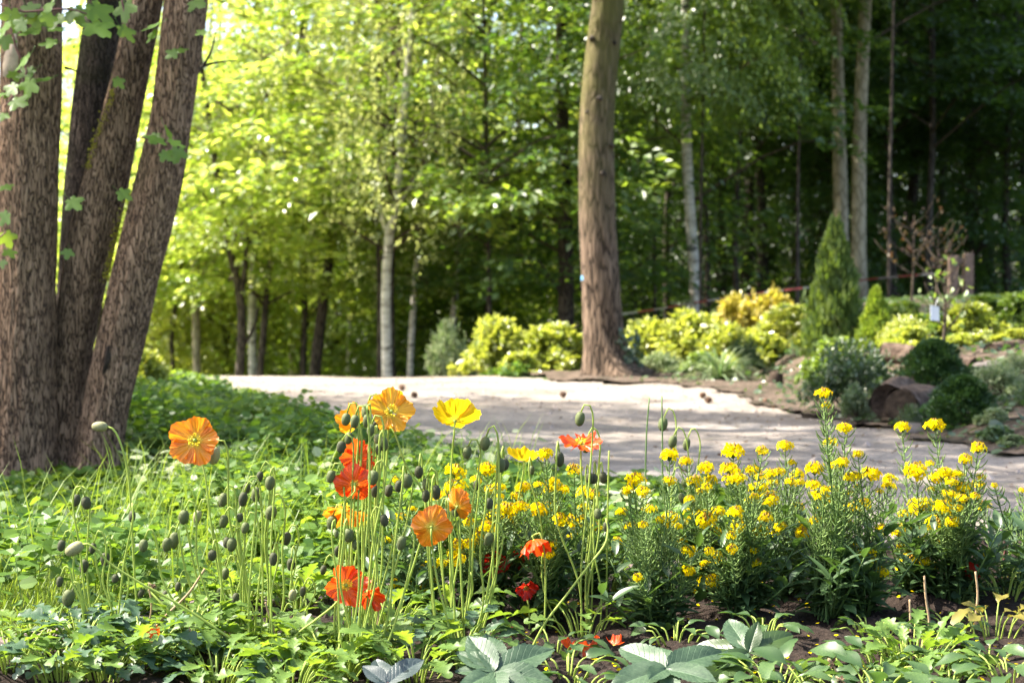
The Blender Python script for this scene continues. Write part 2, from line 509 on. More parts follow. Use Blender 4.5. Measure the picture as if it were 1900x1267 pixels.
M['conifer_dark'] = leaf_mat('dwarf conifer needle', (0.022, 0.055, 0.018), (0.050, 0.105, 0.028), (0.04, 0.09, 0.012), (0.07, 0.14, 0.02), 0.3, 0.04)
M['conifer_lime'] = leaf_mat('lime conifer needle', (0.16, 0.25, 0.03), (0.26, 0.34, 0.05), (0.24, 0.36, 0.02), (0.36, 0.44, 0.03), 0.4, 0.04)
M['cover'] = leaf_mat('ground cover leaf', (0.045, 0.105, 0.018), (0.105, 0.185, 0.028), (0.16, 0.30, 0.02), (0.30, 0.42, 0.03), 0.42, 0.03)
M['cover_white'] = leaf_mat('white edged leaf', (0.24, 0.32, 0.12), (0.46, 0.48, 0.32), (0.26, 0.36, 0.1), (0.44, 0.48, 0.25), 0.4, 0.02)
M['moss'] = leaf_mat('fuzzy moss', (0.26, 0.24, 0.03), (0.38, 0.34, 0.05), (0.30, 0.28, 0.02), (0.42, 0.38, 0.04), 0.4, 0.0)
M['grass'] = leaf_mat('grass blade', (0.11, 0.19, 0.03), (0.19, 0.26, 0.045), (0.22, 0.34, 0.025), (0.34, 0.42, 0.04), 0.4, 0.02)
M['sedge'] = leaf_mat('sedge blade', (0.10, 0.17, 0.06), (0.36, 0.42, 0.24), (0.15, 0.26, 0.05), (0.32, 0.40, 0.14), 0.35, 0.08)
M['poppy_leaf'] = leaf_mat('poppy leaf', (0.085, 0.155, 0.030), (0.175, 0.265, 0.055), (0.19, 0.34, 0.022), (0.34, 0.48, 0.035), 0.38, 0.025, mottle=(30, (0.07, 0.13, 0.03)))
M['poppy_leaf_blue'] = leaf_mat('blue green poppy leaf', (0.045, 0.09, 0.052), (0.085, 0.15, 0.075), (0.08, 0.17, 0.035), (0.13, 0.24, 0.05), 0.3, 0.035, mottle=(30, (0.04, 0.08, 0.042)))
M['wall_leaf'] = leaf_mat('wallflower leaf', (0.026, 0.055, 0.022), (0.068, 0.120, 0.044), (0.06, 0.14, 0.02), (0.14, 0.25, 0.035), 0.3, 0.035, 0.4)
M['hellebore'] = leaf_mat('hellebore leaf', (0.050, 0.088, 0.047), (0.070, 0.115, 0.060), (0.07, 0.14, 0.035), (0.10, 0.18, 0.045), 0.22, 0.035, 0.45, mottle=(18, (0.036, 0.068, 0.036)), veins=True)
M['hellebore_dark'] = leaf_mat('dark hellebore leaf', (0.030, 0.058, 0.016), (0.048, 0.088, 0.024), (0.08, 0.17, 0.016), (0.12, 0.23, 0.024), 0.38, 0.04, 0.4, veins=True)
M['hellebore_blue'] = leaf_mat('blue hellebore leaf', (0.035, 0.05, 0.052), (0.05, 0.07, 0.068), (0.05, 0.09, 0.05), (0.06, 0.11, 0.06), 0.15, 0.05, 0.45, mottle=(18, (0.028, 0.045, 0.044)), veins=True)
M['weed_leaf'] = leaf_mat('broad weed leaf', (0.045, 0.09, 0.028), (0.115, 0.185, 0.055), (0.10, 0.20, 0.03), (0.21, 0.33, 0.045), 0.32, 0.035, mottle=(25, (0.04, 0.08, 0.028)))
M['yellow_leaf'] = leaf_mat('yellowing leaf', (0.15, 0.14, 0.03), (0.22, 0.19, 0.045), (0.24, 0.22, 0.03), (0.32, 0.28, 0.04), 0.4, 0.02)
M['dry'] = plain('dry stalk', (0.36, 0.25, 0.14), 0.8, 0.3, 60)
M['wither'] = plain('withered brown', (0.13, 0.075, 0.045), 0.9, 0.4, 90)
M['stem'] = plain('poppy stem', (0.33, 0.42, 0.085), 0.55, 0.15, 50, 0.3, (0.42, 0.52, 0.08))
M['stem_dark'] = plain('wallflower stem', (0.10, 0.17, 0.05), 0.55, 0.2, 60, 0.15, (0.15, 0.26, 0.05))
M['stem_red'] = plain('red stem', (0.14, 0.06, 0.05), 0.6, 0.3, 60)
M['pod'] = plain('seed pod', (0.17, 0.26, 0.075), 0.5, 0.25, 60, 0.25, (0.28, 0.40, 0.07))
M['bud'] = plain('poppy bud', (0.085, 0.105, 0.036), 0.7, 0.35, 160)
M['bud_dark'] = plain('dark poppy bud', (0.048, 0.054, 0.024), 0.75, 0.4, 160)
M['bud_pale'] = plain('pale poppy bud', (0.24, 0.235, 0.11), 0.65, 0.3, 160)
M['bud_hair'] = plain('bud hair', (0.022, 0.016, 0.013), 0.8)
M['stamen'] = plain('stamen', (0.80, 0.62, 0.03), 0.7, 0.15, 300, 0.2)
M['stamen_dark'] = plain('old stamen', (0.40, 0.24, 0.02), 0.8, 0.3, 300)
M['pistil'] = plain('pistil', (0.28, 0.34, 0.06), 0.6, 0.2, 200)
M['wf_petal'] = leaf_mat('wallflower petal', (0.58, 0.39, 0.002), (0.76, 0.62, 0.003), (0.62, 0.43, 0.002), (0.76, 0.62, 0.003), 0.35, 0.0)
M['wf_bud'] = plain('wallflower bud', (0.30, 0.17, 0.02), 0.7, 0.4, 200)
M['petal_orange'] = petal_mat('orange petal', (0.86, 0.70, 0.10), (0.90, 0.36, 0.022), (0.89, 0.25, 0.012))
M['petal_gold'] = petal_mat('golden petal', (0.88, 0.70, 0.08), (0.88, 0.46, 0.02), (0.88, 0.40, 0.015))
M['petal_yellow'] = petal_mat('yellow petal', (0.80, 0.66, 0.04), (0.78, 0.56, 0.010), (0.78, 0.54, 0.010))
M['petal_red'] = petal_mat('orange red petal', (0.85, 0.60, 0.10), (0.84, 0.13, 0.012), (0.82, 0.085, 0.008), 0.16)
M['petal_scarlet'] = petal_mat('scarlet petal', (0.75, 0.45, 0.12), (0.68, 0.035, 0.010), (0.62, 0.022, 0.010), 0.12)
M['soil'] = rough_mat('garden soil', [(0.3, (0.012, 0.008, 0.006)), (0.55, (0.030, 0.020, 0.015)), (0.75, (0.065, 0.048, 0.037))], 60, 7, 1.0, 0.02)
M['dry_soil'] = rough_mat('dry bank soil', [(0.3, (0.045, 0.032, 0.023)), (0.55, (0.115, 0.085, 0.063)), (0.75, (0.21, 0.165, 0.13))], 26, 8, 1.0, 0.03, scale2=3.0, second=((0.05, 0.04, 0.026), 0.5, 0.62))
M['litter'] = rough_mat('forest floor', [(0.3, (0.025, 0.022, 0.012)), (0.55, (0.06, 0.052, 0.025)), (0.75, (0.11, 0.085, 0.05))], 6, 7, 0.6, 0.03,
                        scale2=0.8, second=((0.045, 0.075, 0.018), 0.45, 0.6))
M['edging'] = rough_mat('weathered edging', [(0.3, (0.085, 0.065, 0.062)), (0.6, (0.17, 0.135, 0.13)), (0.8, (0.26, 0.215, 0.20))], 25, 6, 0.6, 0.01)
M['rock'] = rough_mat('boulder stone', [(0.3, (0.10, 0.085, 0.075)), (0.55, (0.22, 0.19, 0.17)), (0.75, (0.34, 0.30, 0.27))], 14, 6, 0.8, 0.02)
M['log'] = rough_mat('log wood', [(0.3, (0.035, 0.022, 0.016)), (0.5, (0.095, 0.065, 0.046)), (0.75, (0.21, 0.16, 0.125))], 22, 6, 0.8, 0.02)
M['log_end'] = rough_mat('log end', [(0.3, (0.02, 0.014, 0.01)), (0.6, (0.06, 0.042, 0.03)), (0.8, (0.12, 0.085, 0.06))], 40, 5, 0.8, 0.02)
M['cut_wood'] = plain('bare wood', (0.42, 0.33, 0.24), 0.8, 0.25, 30)
M['post'] = plain('post wood', (0.16, 0.115, 0.09), 0.85, 0.3, 18)
M['blue_paint'] = plain('blue paint', (0.10, 0.26, 0.42), 0.7, 0.15, 40)
M['tape_red'] = plain('red tape', (0.20, 0.04, 0.035), 0.5, 0.1)
M['tape_white'] = plain('white tape', (0.20, 0.19, 0.18), 0.5, 0.05)
M['tag'] = plain('white tag', (0.78, 0.78, 0.80), 0.5, 0.03)
M['cone'] = plain('pine cone', (0.11, 0.06, 0.035), 0.8, 0.4, 80)
M['pebble'] = plain('pebble', (0.30, 0.25, 0.22), 0.9, 0.4, 8)

def path_mat():
    m, nt, out = newmat('pale trodden dirt')
    tc = nd(nt, 'ShaderNodeTexCoord')
    o = tc.outputs['Object']
    mp = nd(nt, 'ShaderNodeMapping'); mp.inputs['Scale'].default_value = (0.45, 1.0, 1.0)
    nt.links.new(o, mp.inputs[0])
    big = noise_tex(nt, mp.outputs[0], 1.6, 4, 0.6, 0.3)
    fine = noise_tex(nt, o, 70, 5, 0.7)
    grit = noise_tex(nt, o, 260, 2, 0.6)
    col = ramp(nt, big, [(0.3, (0.19, 0.158, 0.130)), (0.55, (0.29, 0.25, 0.213)), (0.72, (0.36, 0.318, 0.277))])
    col = mixc(nt, 1.0, col, ramp(nt, fine, [(0.3, 0.74), (0.65, 1.08)]), 'MULTIPLY')
    col = mixc(nt, 1.0, col, ramp(nt, grit, [(0.32, 0.7), (0.5, 1.0)]), 'MULTIPLY')
    blot = noise_tex(nt, o, 13, 5, 0.7, 0.5)
    col = mixc(nt, 1.0, col, ramp(nt, blot, [(0.34, 0.72), (0.62, 1.08)]), 'MULTIPLY')
    ms = noise_tex(nt, o, 3.7, 5, 0.7)
    col = mixc(nt, ramp(nt, ms, [(0.60, 0.0), (0.70, 0.65)]), col, (0.15, 0.15, 0.06))
    lit = noise_tex(nt, mp.outputs[0], 5.2, 6, 0.75)
    col = mixc(nt, ramp(nt, lit, [(0.56, 0.0), (0.68, 0.6)]), col, (0.16, 0.12, 0.095))
    pb = nd(nt, 'ShaderNodeBsdfPrincipled', i_Roughness=0.95)
    pb.inputs['Specular IOR Level'].default_value = 0.15
    nt.links.new(col, pb.inputs['Base Color'])
    bp = nd(nt, 'ShaderNodeBump', i_Strength=0.5, i_Distance=0.012)
    nt.links.new(fine, bp.inputs['Height']); nt.links.new(bp.outputs[0], pb.inputs['Normal'])
    nt.links.new(pb.outputs[0], out.inputs[0])
    return m
M['path'] = path_mat()

# ------------------------------------------------------------------ ground, path, bed
def axis_pts(lo, hi, fine_lo, fine_hi, step, far):
    a = np.arange(fine_lo, fine_hi + 1e-6, step)
    l = fine_lo - np.geomspace(step, fine_lo - lo, far)[::1]
    r = fine_hi + np.geomspace(step, hi - fine_hi, far)
    return np.concatenate([np.sort(l), a, r])

def grid_mesh(name, xs, ys, zf, mat, keep=None):
    X, Y = np.meshgrid(xs, ys)
    Z = zf(X, Y)
    V = np.stack([X, Y, Z], -1).reshape(-1, 3)
    nx, ny = len(xs), len(ys)
    I, J = np.meshgrid(np.arange(nx - 1), np.arange(ny - 1))
    q = np.stack([J*nx + I, J*nx + I + 1, (J+1)*nx + I + 1, (J+1)*nx + I], -1)
    if keep is not None:
        xc = (X[:-1, :-1] + X[1:, 1:]) / 2; yc = (Y[:-1, :-1] + Y[1:, 1:]) / 2
        q = q[keep(xc, yc)]
    q = q.reshape(-1, 4)
    used = np.unique(q); mp = np.full(len(V), -1); mp[used] = np.arange(len(used))
    me = bpy.data.meshes.new(name)
    me.from_pydata(V[used].tolist(), [], mp[q].tolist())
    me.polygons.foreach_set('use_smooth', np.full(len(me.polygons), True))
    me.materials.append(mat); me.update()
    return me

def inpoly(x, y, poly):
    x = np.asarray(x); y = np.asarray(y)
    r = np.zeros(np.broadcast(x, y).shape, bool)
    n = len(poly)
    for i in range(n):
        x1, y1 = poly[i]; x2, y2 = poly[(i + 1) % n]
        c = ((y1 > y) != (y2 > y)) & (x < (x2 - x1) * (y - y1) / (y2 - y1 + 1e-12) + x1)
        r ^= c
    return r

def wobble(x, y, s=3.0, a=0.08):
    return a * (np.sin(x*s*1.3 + y*s*0.7 + 1.1) + 0.6*np.sin(x*s*2.9 - y*s*2.1) + 0.4*np.sin(y*s*4.7 + x*s*3.3))

PATH = [(-3.6, 18), (-3.5, 13.2), (-3.1, 12.6), (-2.49, 11.5), (-1.8, 9.9), (-1.18, 8.0), (-0.8, 6.8), (-0.36, 5.64), (0.09, 4.96),
        (0.44, 4.62), (0.62, 4.1), (0.7, 3.5), (1.35, 3.66), (2.4, 3.9), (3.5, 4.15), (9, 3.8), (9, 5.0), (3.0, 5.2), (2.05, 5.6), (1.9, 6.4), (1.72, 7.4),
        (1.6, 8.6), (1.62, 9.6), (1.35, 10.5), (0.95, 10.9), (0.45, 11.3), (-0.2, 12.1), (-0.3, 14), (0.4, 18)]
BED_EDGE = [(-1.4, 2.30), (-0.85, 2.46), (-0.38, 2.97), (0.3, 3.28), (0.75, 3.45), (1.35, 3.66), (2.4, 3.9)]
BED = [(-1.6, 0.9), (3, 0.9), (2.4, 3.9)] + BED_EDGE[::-1][1:]
def bed_y(x):
    return np.interp(x, [p[0] for p in BED_EDGE], [p[1] for p in BED_EDGE])

def on_path(x, y):
    return inpoly(x + wobble(x, y), y + wobble(y, x, 2.6, 0.10), PATH)

gx = axis_pts(-500, 500, -9, 9, 0.15, 26)
gy = axis_pts(-60, 900, 0, 24, 0.15, 30)
g = obj('ground', grid_mesh('ground', gx, gy, lambda x, y: T(x, y) - 0.014, M['litter']), kind='structure')

def path_z(x, y):
    return (T(x, y) + 0.005 * np.sin(x*3.1 + 2*np.sin(y*1.3)) * np.sin(y*4.3 + x + 2*np.sin(x*1.9))
            + 0.003 * np.sin(y*7 + 2.5*np.sin(x*2.2)) * np.sin(x*5.3 + 2*np.sin(y*3.1)) + 0.003 * np.sin(x*17 + 3*np.sin(y*9)) * np.sin(y*13))
p = obj('path', grid_mesh('path', np.arange(-4, 9.05, 0.05), np.arange(3, 18.05, 0.05), path_z, M['path'], on_path), kind='structure')

def bed_z(x, y):
    b = sstep(0.0, 0.10, bed_y(x) - y)
    n = 0.010*np.sin(x*19 + 2*np.sin(y*13)) * np.sin(y*23 + x*7) + 0.008*np.sin(x*41 + y*31) + 0.012*np.sin(x*7+1)*np.sin(y*9)
    return T(x, y) + 0.012 + b * (0.012 + n)
bed = obj('flower_bed_soil', grid_mesh('flower_bed_soil', np.arange(-1.6, 2.4, 0.02), np.arange(0.9, 4.0, 0.02), bed_z, M['soil'],
                                       lambda x, y: (y < bed_y(x) - 0.01)), kind='structure')
def Bz(x, y):
    return float(bed_z(x, y)) if y < float(bed_y(x)) - 0.01 else Tz(x, y)

# planting soil of the rock garden, darker than the path
ROCKBED = [(2.02, 5.7), (1.87, 6.4), (1.68, 7.4), (1.55, 8.6), (1.57, 9.6), (1.3, 10.5), (0.9, 10.9), (0.35, 11.3), (0.2, 12.4), (1.2, 15), (9, 15), (9, 5.3), (3, 5.3)]
obj('rock_garden_soil', grid_mesh('rock_garden_soil', np.arange(0.1, 9, 0.06), np.arange(5, 15, 0.06), lambda x, y: T(x, y) + 0.016 + .010*np.sin(x*9 + 2*np.sin(y*5))*np.sin(y*11 + x*3) + .006*np.sin(x*23 + y*17), M['dry_soil'],
    lambda x, y: inpoly(x + wobble(x, y), y, ROCKBED)), kind='structure')

n_ = 9000
x = RNG.uniform(.6, 4.5, n_); y = RNG.uniform(5.3, 14, n_)
k = inpoly(x + wobble(x, y), y, ROCKBED) & (RNG.random(n_) < sstep(1.5, 2.3, x) + .12) ; x, y = x[k], y[k]; n_ = len(x)
tag(obj('garden_litter', cloud_mesh('garden_litter', np.stack([x, y, T(x, y) + .018 + RNG.uniform(0, .03, n_)], 1), rv(n_) * [1, 1, .35], np.tile([0, 0, 1.], (n_, 1)) + rv(n_, .35), RNG.uniform(.02, .06, n_), M['shrub_dark'], ROUND)), 'small creeping leaves over the rock garden soil', 'ground cover', kind='stuff')
n_ = 5000
x = RNG.uniform(-2.5, 2.2, n_); y = RNG.uniform(3.7, 12, n_); k = on_path(x, y) & (RNG.random(n_) < .25 + .5*sstep(.6, 1.8, x)); x, y = x[k], y[k]; n_ = len(x)
tag(obj('fallen_leaves', cloud_mesh('fallen_leaves', np.stack([x, y, path_z(x, y) + .006], 1), rv(n_) * [1, 1, .2], np.tile([0, 0, 1.], (n_, 1)) + rv(n_, .3), RNG.uniform(.008, .026, n_), M['rust_leaf'], LEAF6)), 'dry brown bits and fallen leaves on the pale path', 'litter', kind='stuff')
# soil crumbs and fallen yellow petals on the bed
def scatter_bed(n, ylo=1.9, yhi=3.6, xlo=-0.9, xhi=1.5):
    x = RNG.uniform(xlo, xhi, n); y = RNG.uniform(ylo, yhi, n)
    k = y < bed_y(x) - 0.03
    x, y = x[k], y[k]
    return np.stack([x, y, bed_z(x, y)], 1)
CRUMB = (np.array([(-.5, -.4, -.2), (.5, -.5, -.2), (.4, .5, -.2), (-.4, .5, -.2), (0.05, .0, .45)]), [(0, 1, 4), (1, 2, 4), (2, 3, 4), (3, 0, 4)])
q = scatter_bed(9000)
n_ = len(q)
obj('soil_crumbs', cloud_mesh('soil_crumbs', q, nrm(rv(n_) * [1, 1, 0.15]), np.tile([0, 0, 1.0], (n_, 1)), RNG.gamma(2.0, 0.0032, n_), M['soil'], CRUMB), kind='stuff')
q = scatter_bed(420, 2.2, 3.3, 0.0, 1.4); n_ = len(q); q[:, 2] += 0.006
tag(obj('fallen_yellow_petals', cloud_mesh('fallen_yellow_petals', q, rv(n_) * [1, 1, 0.2], np.tile([0, 0, 1.0], (n_, 1)) + rv(n_, .3), RNG.uniform(.006, .010, n_), M['wf_petal'], ROUND)),
    'tiny fallen yellow petals scattered on the dark soil', 'petals', kind='stuff')
# pebbles on the path
n_ = 2600
x = RNG.uniform(-3, 3, n_); y = RNG.uniform(3.7, 12, n_); k = on_path(x, y); x, y = x[k], y[k]; n_ = len(x)
obj('path_pebbles', cloud_mesh('path_pebbles', np.stack([x, y, path_z(x, y)], 1), rv(n_) * [1, 1, .1], np.tile([0, 0, 1.], (n_, 1)), RNG.gamma(2, .006, n_), M['pebble'], CRUMB), kind='stuff')

# weathered edging along the back of the bed
ed = thing('bed_edging', (0, 3.0, 0), 'weathered grey edging stones along the back of the flower bed', 'edging')
def edging_stone_mesh():
    mb = MB()
    L, W, H = 0.5, 0.05, 0.04
    nx = 9
    V, Fc = [], []
    prof = [(-W, -0.05), (-W, H - .012), (-W + .012, H), (W - .012, H), (W, H - .012), (W, -0.05)]
    for i in range(nx):
        for (a, b) in prof:
            V.append((-L/2 + L*i/(nx-1), a + random.uniform(-.004, .004), b + (random.uniform(-.006, .004) if b > 0 else 0)))
    m = len(prof)
    for i in range(nx - 1):
        for j in range(m - 1):
            Fc.append((i*m + j, i*m + j + 1, (i+1)*m + j + 1, (i+1)*m + j))
    Fc.append(tuple(range(m))); Fc.append(tuple((nx-1)*m + j for j in range(m - 1, -1, -1)))
    mb.add(V, Fc)
    return mb.mesh('edging_stone', M['edging'], False)
esm = [edging_stone_mesh() for _ in range(3)]
L = catmull([(a, b, 0) for a, b in BED_EDGE], 400)
dl = np.concatenate([[0], np.cumsum(np.linalg.norm(np.diff(L, axis=0), axis=1))])
for i, s in enumerate(np.arange(0.25, dl[-1], 0.512)):
    k = np.searchsorted(dl, s); a = L[max(k-3, 0)]; b = L[min(k+3, 399)]
    ang = math.atan2(b[1]-a[1], b[0]-a[0])
    obj('edging_stone', esm[i % 3], ed, Matrix.Translation((L[k][0], L[k][1], Tz(L[k][0], L[k][1]) + random.uniform(-.012, .004) - (.02 if -.7 < L[k][0] < .9 else 0))) @ Matrix.Rotation(ang, 4, 'Z') @ Matrix.Rotation(random.uniform(-.03, .03), 4, 'X'))

# ------------------------------------------------------------------ trees
def crown_mesh(name, seed, H, R, z0, nspray, per, leaf, mats, style='spray', low=1.4, tpl=LEAF4):
    global RNG
    keep = RNG; RNG = np.random.default_rng(seed); random.seed(seed)
    u = RNG.random(nspray) ** low
    h = z0 + H * u
    prof = np.sqrt(np.clip(1 - ((u - 0.32) / 0.72) ** 2, 0.05, 1))
    az = RNG.uniform(0, 2*math.pi, nspray)
    rr = R * prof * np.sqrt(RNG.uniform(0.08, 1, nspray)) * (0.75 + 0.25 * np.sin(az * 3 + seed))
    out = np.stack([np.cos(az), np.sin(az), np.zeros(nspray)], 1)
    c = out * rr[:, None] + np.stack([np.zeros(nspray), np.zeros(nspray), h - 0.10 * rr], 1)
    lat = np.stack([-np.sin(az), np.cos(az), np.zeros(nspray)], 1)
    br = MB()
    idx = RNG.permutation(nspray)[:min(24, nspray // 5)]
    for i in idx:
        e = c[i]; b = np.array([0, 0, max(h[i] - 0.45 * rr[i], z0 * 0.5)])
        mid = b * .45 + e * .55 + np.array([RNG.normal(0, .12), RNG.normal(0, .12), 0.14 * rr[i]])
        br.tube([b, mid, e], [0.026, 0.014, 0.005], 3, 5, cap=False)
    N = nspray * per
    I = np.repeat(np.arange(nspray), per)
    if style == 'spray':
        Ls = RNG.uniform(0.55, 1.05, nspray)[I]; Ws = RNG.uniform(0.22, 0.42, nspray)[I]
        s = RNG.uniform(-0.6, 0.6, N); t = RNG.normal(0, 1, N) * (0.95 - 0.7*(s + .6)/1.2)
        dr = RNG.uniform(0.05, 0.35, nspray)[I]
        pos = c[I] + out[I] * (s*Ls)[:, None] + lat[I] * (t*Ws)[:, None]
        pos[:, 2] += -dr * (s + .6)**2 - 0.12*np.abs(t)*Ws + RNG.normal(0, 0.045, N)
        d = out[I] * 0.8 + lat[I] * np.sign(t)[:, None] * RNG.uniform(0.1, 1.0, N)[:, None] + rv(N, .3)
        d[:, 2] -= 0.25
        n = np.tile([0, 0, 1.0], (N, 1)) + rv(N, .42) + out[I] * 0.25
        size = RNG.uniform(.7, 1.25, N) * leaf
    elif style == 'weep':
        Ls = RNG.uniform(0.7, 1.7, nspray)[I]
        s = RNG.random(N)
        pos = c[I] + rv(N, .045); pos[:, 2] -= s * Ls
        pos += out[I] * (0.12 * np.sin(s*2.5))[:, None]
        d = rv(N, .6); d[:, 2] -= 0.9
        n = rv(N, 1.0) + out[I]
        size = RNG.uniform(.6, 1.2, N) * leaf
    else:                                                       # hanging conifer-like sprays
        Ls = RNG.uniform(0.4, 0.9, nspray)[I]
        s = RNG.random(N); t = RNG.normal(0, .16, N)
        pos = c[I] + out[I] * (0.5*Ls*s)[:, None] + lat[I] * t[:, None]
        pos[:, 2] += -0.7 * Ls * s**1.6 - 0.35*np.abs(t) + RNG.normal(0, .035, N)
        d = out[I] * .5 + lat[I] * np.sign(t)[:, None] * .5 + rv(N, .3); d[:, 2] -= 0.6
        n = out[I] + np.tile([0, 0, .7], (N, 1)) + rv(N, .4)
        size = RNG.uniform(.6, 1.3, N) * leaf
    me = cloud_mesh(name, pos, d, n, size, mats, tpl, br)
    RNG = keep
    return me

CR = {}
CR['a'] = crown_mesh('crown_a', 11, 4.2, 2.9, 3.1, 135, 40, 0.135, [M['leaf_mid'], M['twig']])
CR['b'] = crown_mesh('crown_b', 12, 4.6, 2.6, 2.8, 130, 40, 0.13, [M['leaf_mid'], M['twig']])
CR['c'] = crown_mesh('crown_c', 13, 5.4, 2.8, 2.5, 160, 40, 0.13, [M['leaf_mid'], M['twig']], low=1.7)
CR['w'] = crown_mesh('crown_w', 14, 4.0, 2.0, 3.7, 230, 46, 0.065, [M['leaf_birch'], M['twig']], 'weep')
CR['h'] = crown_mesh('crown_h', 15, 9.0, 2.3, 2.4, 560, 54, 0.085, [M['leaf_spray'], M['twig']], 'hang')
CR['r'] = crown_mesh('crown_r', 19, 9.0, 3.2, 2.7, 340, 58, 0.105, [M['leaf_beech'], M['twig']], low=1.3)
CR['high'] = crown_mesh('crown_high', 16, 8.0, 3.0, 4.2, 250, 54, 0.125, [M['leaf_mid'], M['twig']], low=1.0)
CR['u'] = crown_mesh('crown_u', 17, 2.6, 1.5, 0.15, 190, 52, 0.085, [M['leaf_deep'], M['twig']], low=1.1)
CR['u2'] = crown_mesh('crown_u2', 18, 3.4, 1.3, 0.3, 200, 52, 0.08, [M['leaf_deep'], M['twig']], low=1.0)

def set_leaf(o, mat):
    o.material_slots[0].link = 'OBJECT'
    o.material_slots[0].material = mat

def tree(name, label, cat, pts, Y, w, bark, crown=None, leaf=None, crown_s=(1, 1, 1), rz=0.0, top=9.0, sides=10, fork=None, group=None, dz=0.0, lean=0.0, base_dz=-0.15):
    """pts: photo pixels of the trunk axis from the base up, at distance Y; w: trunk width in pixels"""
    b = P(pts[0][0], pts[0][1], Y)
    zb = Tz(b.x, Y) + base_dz
    base = Vector((b.x, Y, zb))
    t = thing(name, base, label, cat, group)
    mb = MB()
    c = [P(x, y, Y) for x, y in pts]
    r0 = w * Y / F / 2
    c2 = [base] + [q for q in c if q.z > zb + 0.25]
    last = c2[-1]
    prev = c2[-2]
    dirn = (last - prev).normalized()
    if last.z < top:
        k = (top - last.z) / max(dirn.z, .3)
        c2 += [last + dirn * k * .5 + Vector((0, 0, 0)), last + dirn * k]
    rad = [r0 * max(0.22, 1.12 - 0.95 * (q.z - zb) / (top - zb)) for q in c2]
    rad[0] = r0 * 1.45
    seed = random.uniform(0, 50)
    wob = lambda th, s, cc: 1 + 0.05*np.sin(2*th + seed + s*.8) + 0.035*np.sin(5*th + 2*seed - s*1.7)
    mb.tube(c2, rad, sides, 26, wob=wob)
    for fk in (fork or []):
        fp = [P(x, y, Y) for x, y in fk[0]]
        mb.tube(fp, np.linspace(fk[1], fk[2], len(fp)) * Y / F / 2, 8, 12)
    obj('trunk', mb.mesh('trunk', bark, True, base), t, Matrix.Translation(base))
    if crown:
        ax = P(pts[-1][0], pts[-1][1], Y)
        cl = Vector((base.x * .5 + ax.x * .5, Y, zb + dz))
        o = obj('crown', CR[crown], t, Matrix.Translation(cl) @ Matrix.Rotation(rz, 4, 'Z') @ Matrix.Diagonal(Vector(crown_s).to_4d()))
        if leaf:
            set_leaf(o, leaf)
    return t
B = M
# --- left and middle of the wood, beyond the crest of the path
tree('forked_tree', 'dark forked tree just right of the leaning sycamore stems', 'tree', [(443, 720), (448, 640), (447, 560), (432, 490), (418, 430), (405, 340)], 17.5, 17, B['bark_dark'],
     'a', B['leaf_bright'], (.9, .9, .8), 0.4, 7, fork=[([(446, 545), (455, 500), (457, 470), (462, 420)], 13, 7), ([(447, 650), (470, 610), (480, 570)], 8, 4)])
tree('slender_tree', 'slim dark trunk bending right, beside the forked tree', 'tree', [(480, 720), (488, 640), (492, 570), (500, 500), (508, 440)], 18.5, 13, B['bark_dark'], 'c', B['leaf_bright'], (.8, .8, .8), 1.9, 7)
tree('grey_trunk_tree', 'greyish trunk in shade nearest the leaning sycamore stem', 'tree', [(366, 715), (364, 600), (362, 480), (358, 380)], 20, 15, B['bark_beech'], 'b', B['leaf_bright'], (1, 1, .9), 2.7, 9)
tree('slender_tree', 'thin crooked trunk left of the greyish trunk', 'tree', [(322, 690), (318, 620), (330, 540), (338, 460)], 21, 9, B['bark_dark'], None, None, (1, 1, 1), 3.9, 8)
tree('leaning_tree', 'dark trunk leaning right, left of the white birches', 'tree', [(583, 720), (590, 640), (600, 560), (611, 480), (618, 420)], 19, 21, B['bark_dark'], 'a', B['leaf_bright'], (.85, .85, .8), 3.3, 9, dz=.5)
tree('slender_tree', 'very thin dark trunk touching the leaning trunk on its left', 'tree', [(563, 720), (565, 620), (568, 520), (567, 420)], 20, 9, B['bark_dark'], None, None, (1, 1, 1), 4.4, 8)
tree('slender_tree', 'faint shaded trunk between the two slim leaning trunks', 'tree', [(548, 720), (545, 600), (543, 480)], 26, 18, B['bark_beech'], None, None, (1, 1, 1), 5.1, 9)
tree('birch_tree', 'thickest white birch trunk left of the brown central trunk', 'birch', [(718, 730), (717, 640), (716, 540), (722, 440), (736, 370), (742, 300)], 16.5, 19, B['bark_birch'], 'w', B['leaf_birch'], (.9, .9, .9), 0.7, 9,
     fork=[([(722, 445), (708, 400), (704, 340), (700, 280)], 9, 5), ([(728, 410), (752, 360), (772, 330), (790, 300)], 9, 3)])
tree('birch_tree', 'dark side stem leaning close against the thickest birch', 'birch', [(728, 730), (727, 640), (726, 560), (728, 480)], 17.2, 12, B['bark_dark'], None, None, (1, 1, 1), 2.2, 6)
tree('birch_tree', 'slim white birch trunk right of the thickest birch', 'birch', [(760, 725), (764, 620), (770, 520), (778, 430), (786, 360)], 18, 12, B['bark_birch'], 'w', B['leaf_birch'], (.8, .8, .85), 1.6, 8)
tree('birch_tree', 'pale birch trunk half hidden by leaves above the white flecked bush', 'birch', [(832, 720), (840, 600), (850, 480), (856, 400), (858, 330)], 19, 12, B['bark_birch'], 'c', B['leaf_mid'], (.9, .9, .8), 0.2, 8)
tree('weeping_birch', 'pale weeping birch hanging over the back of the path', 'birch', [(470, 720), (468, 600), (470, 480), (476, 300)], 20, 15, B['bark_birch'], 'w', B['leaf_birch'], (1.35, 1.35, 1.0), 0.9, 10, dz=-.3)
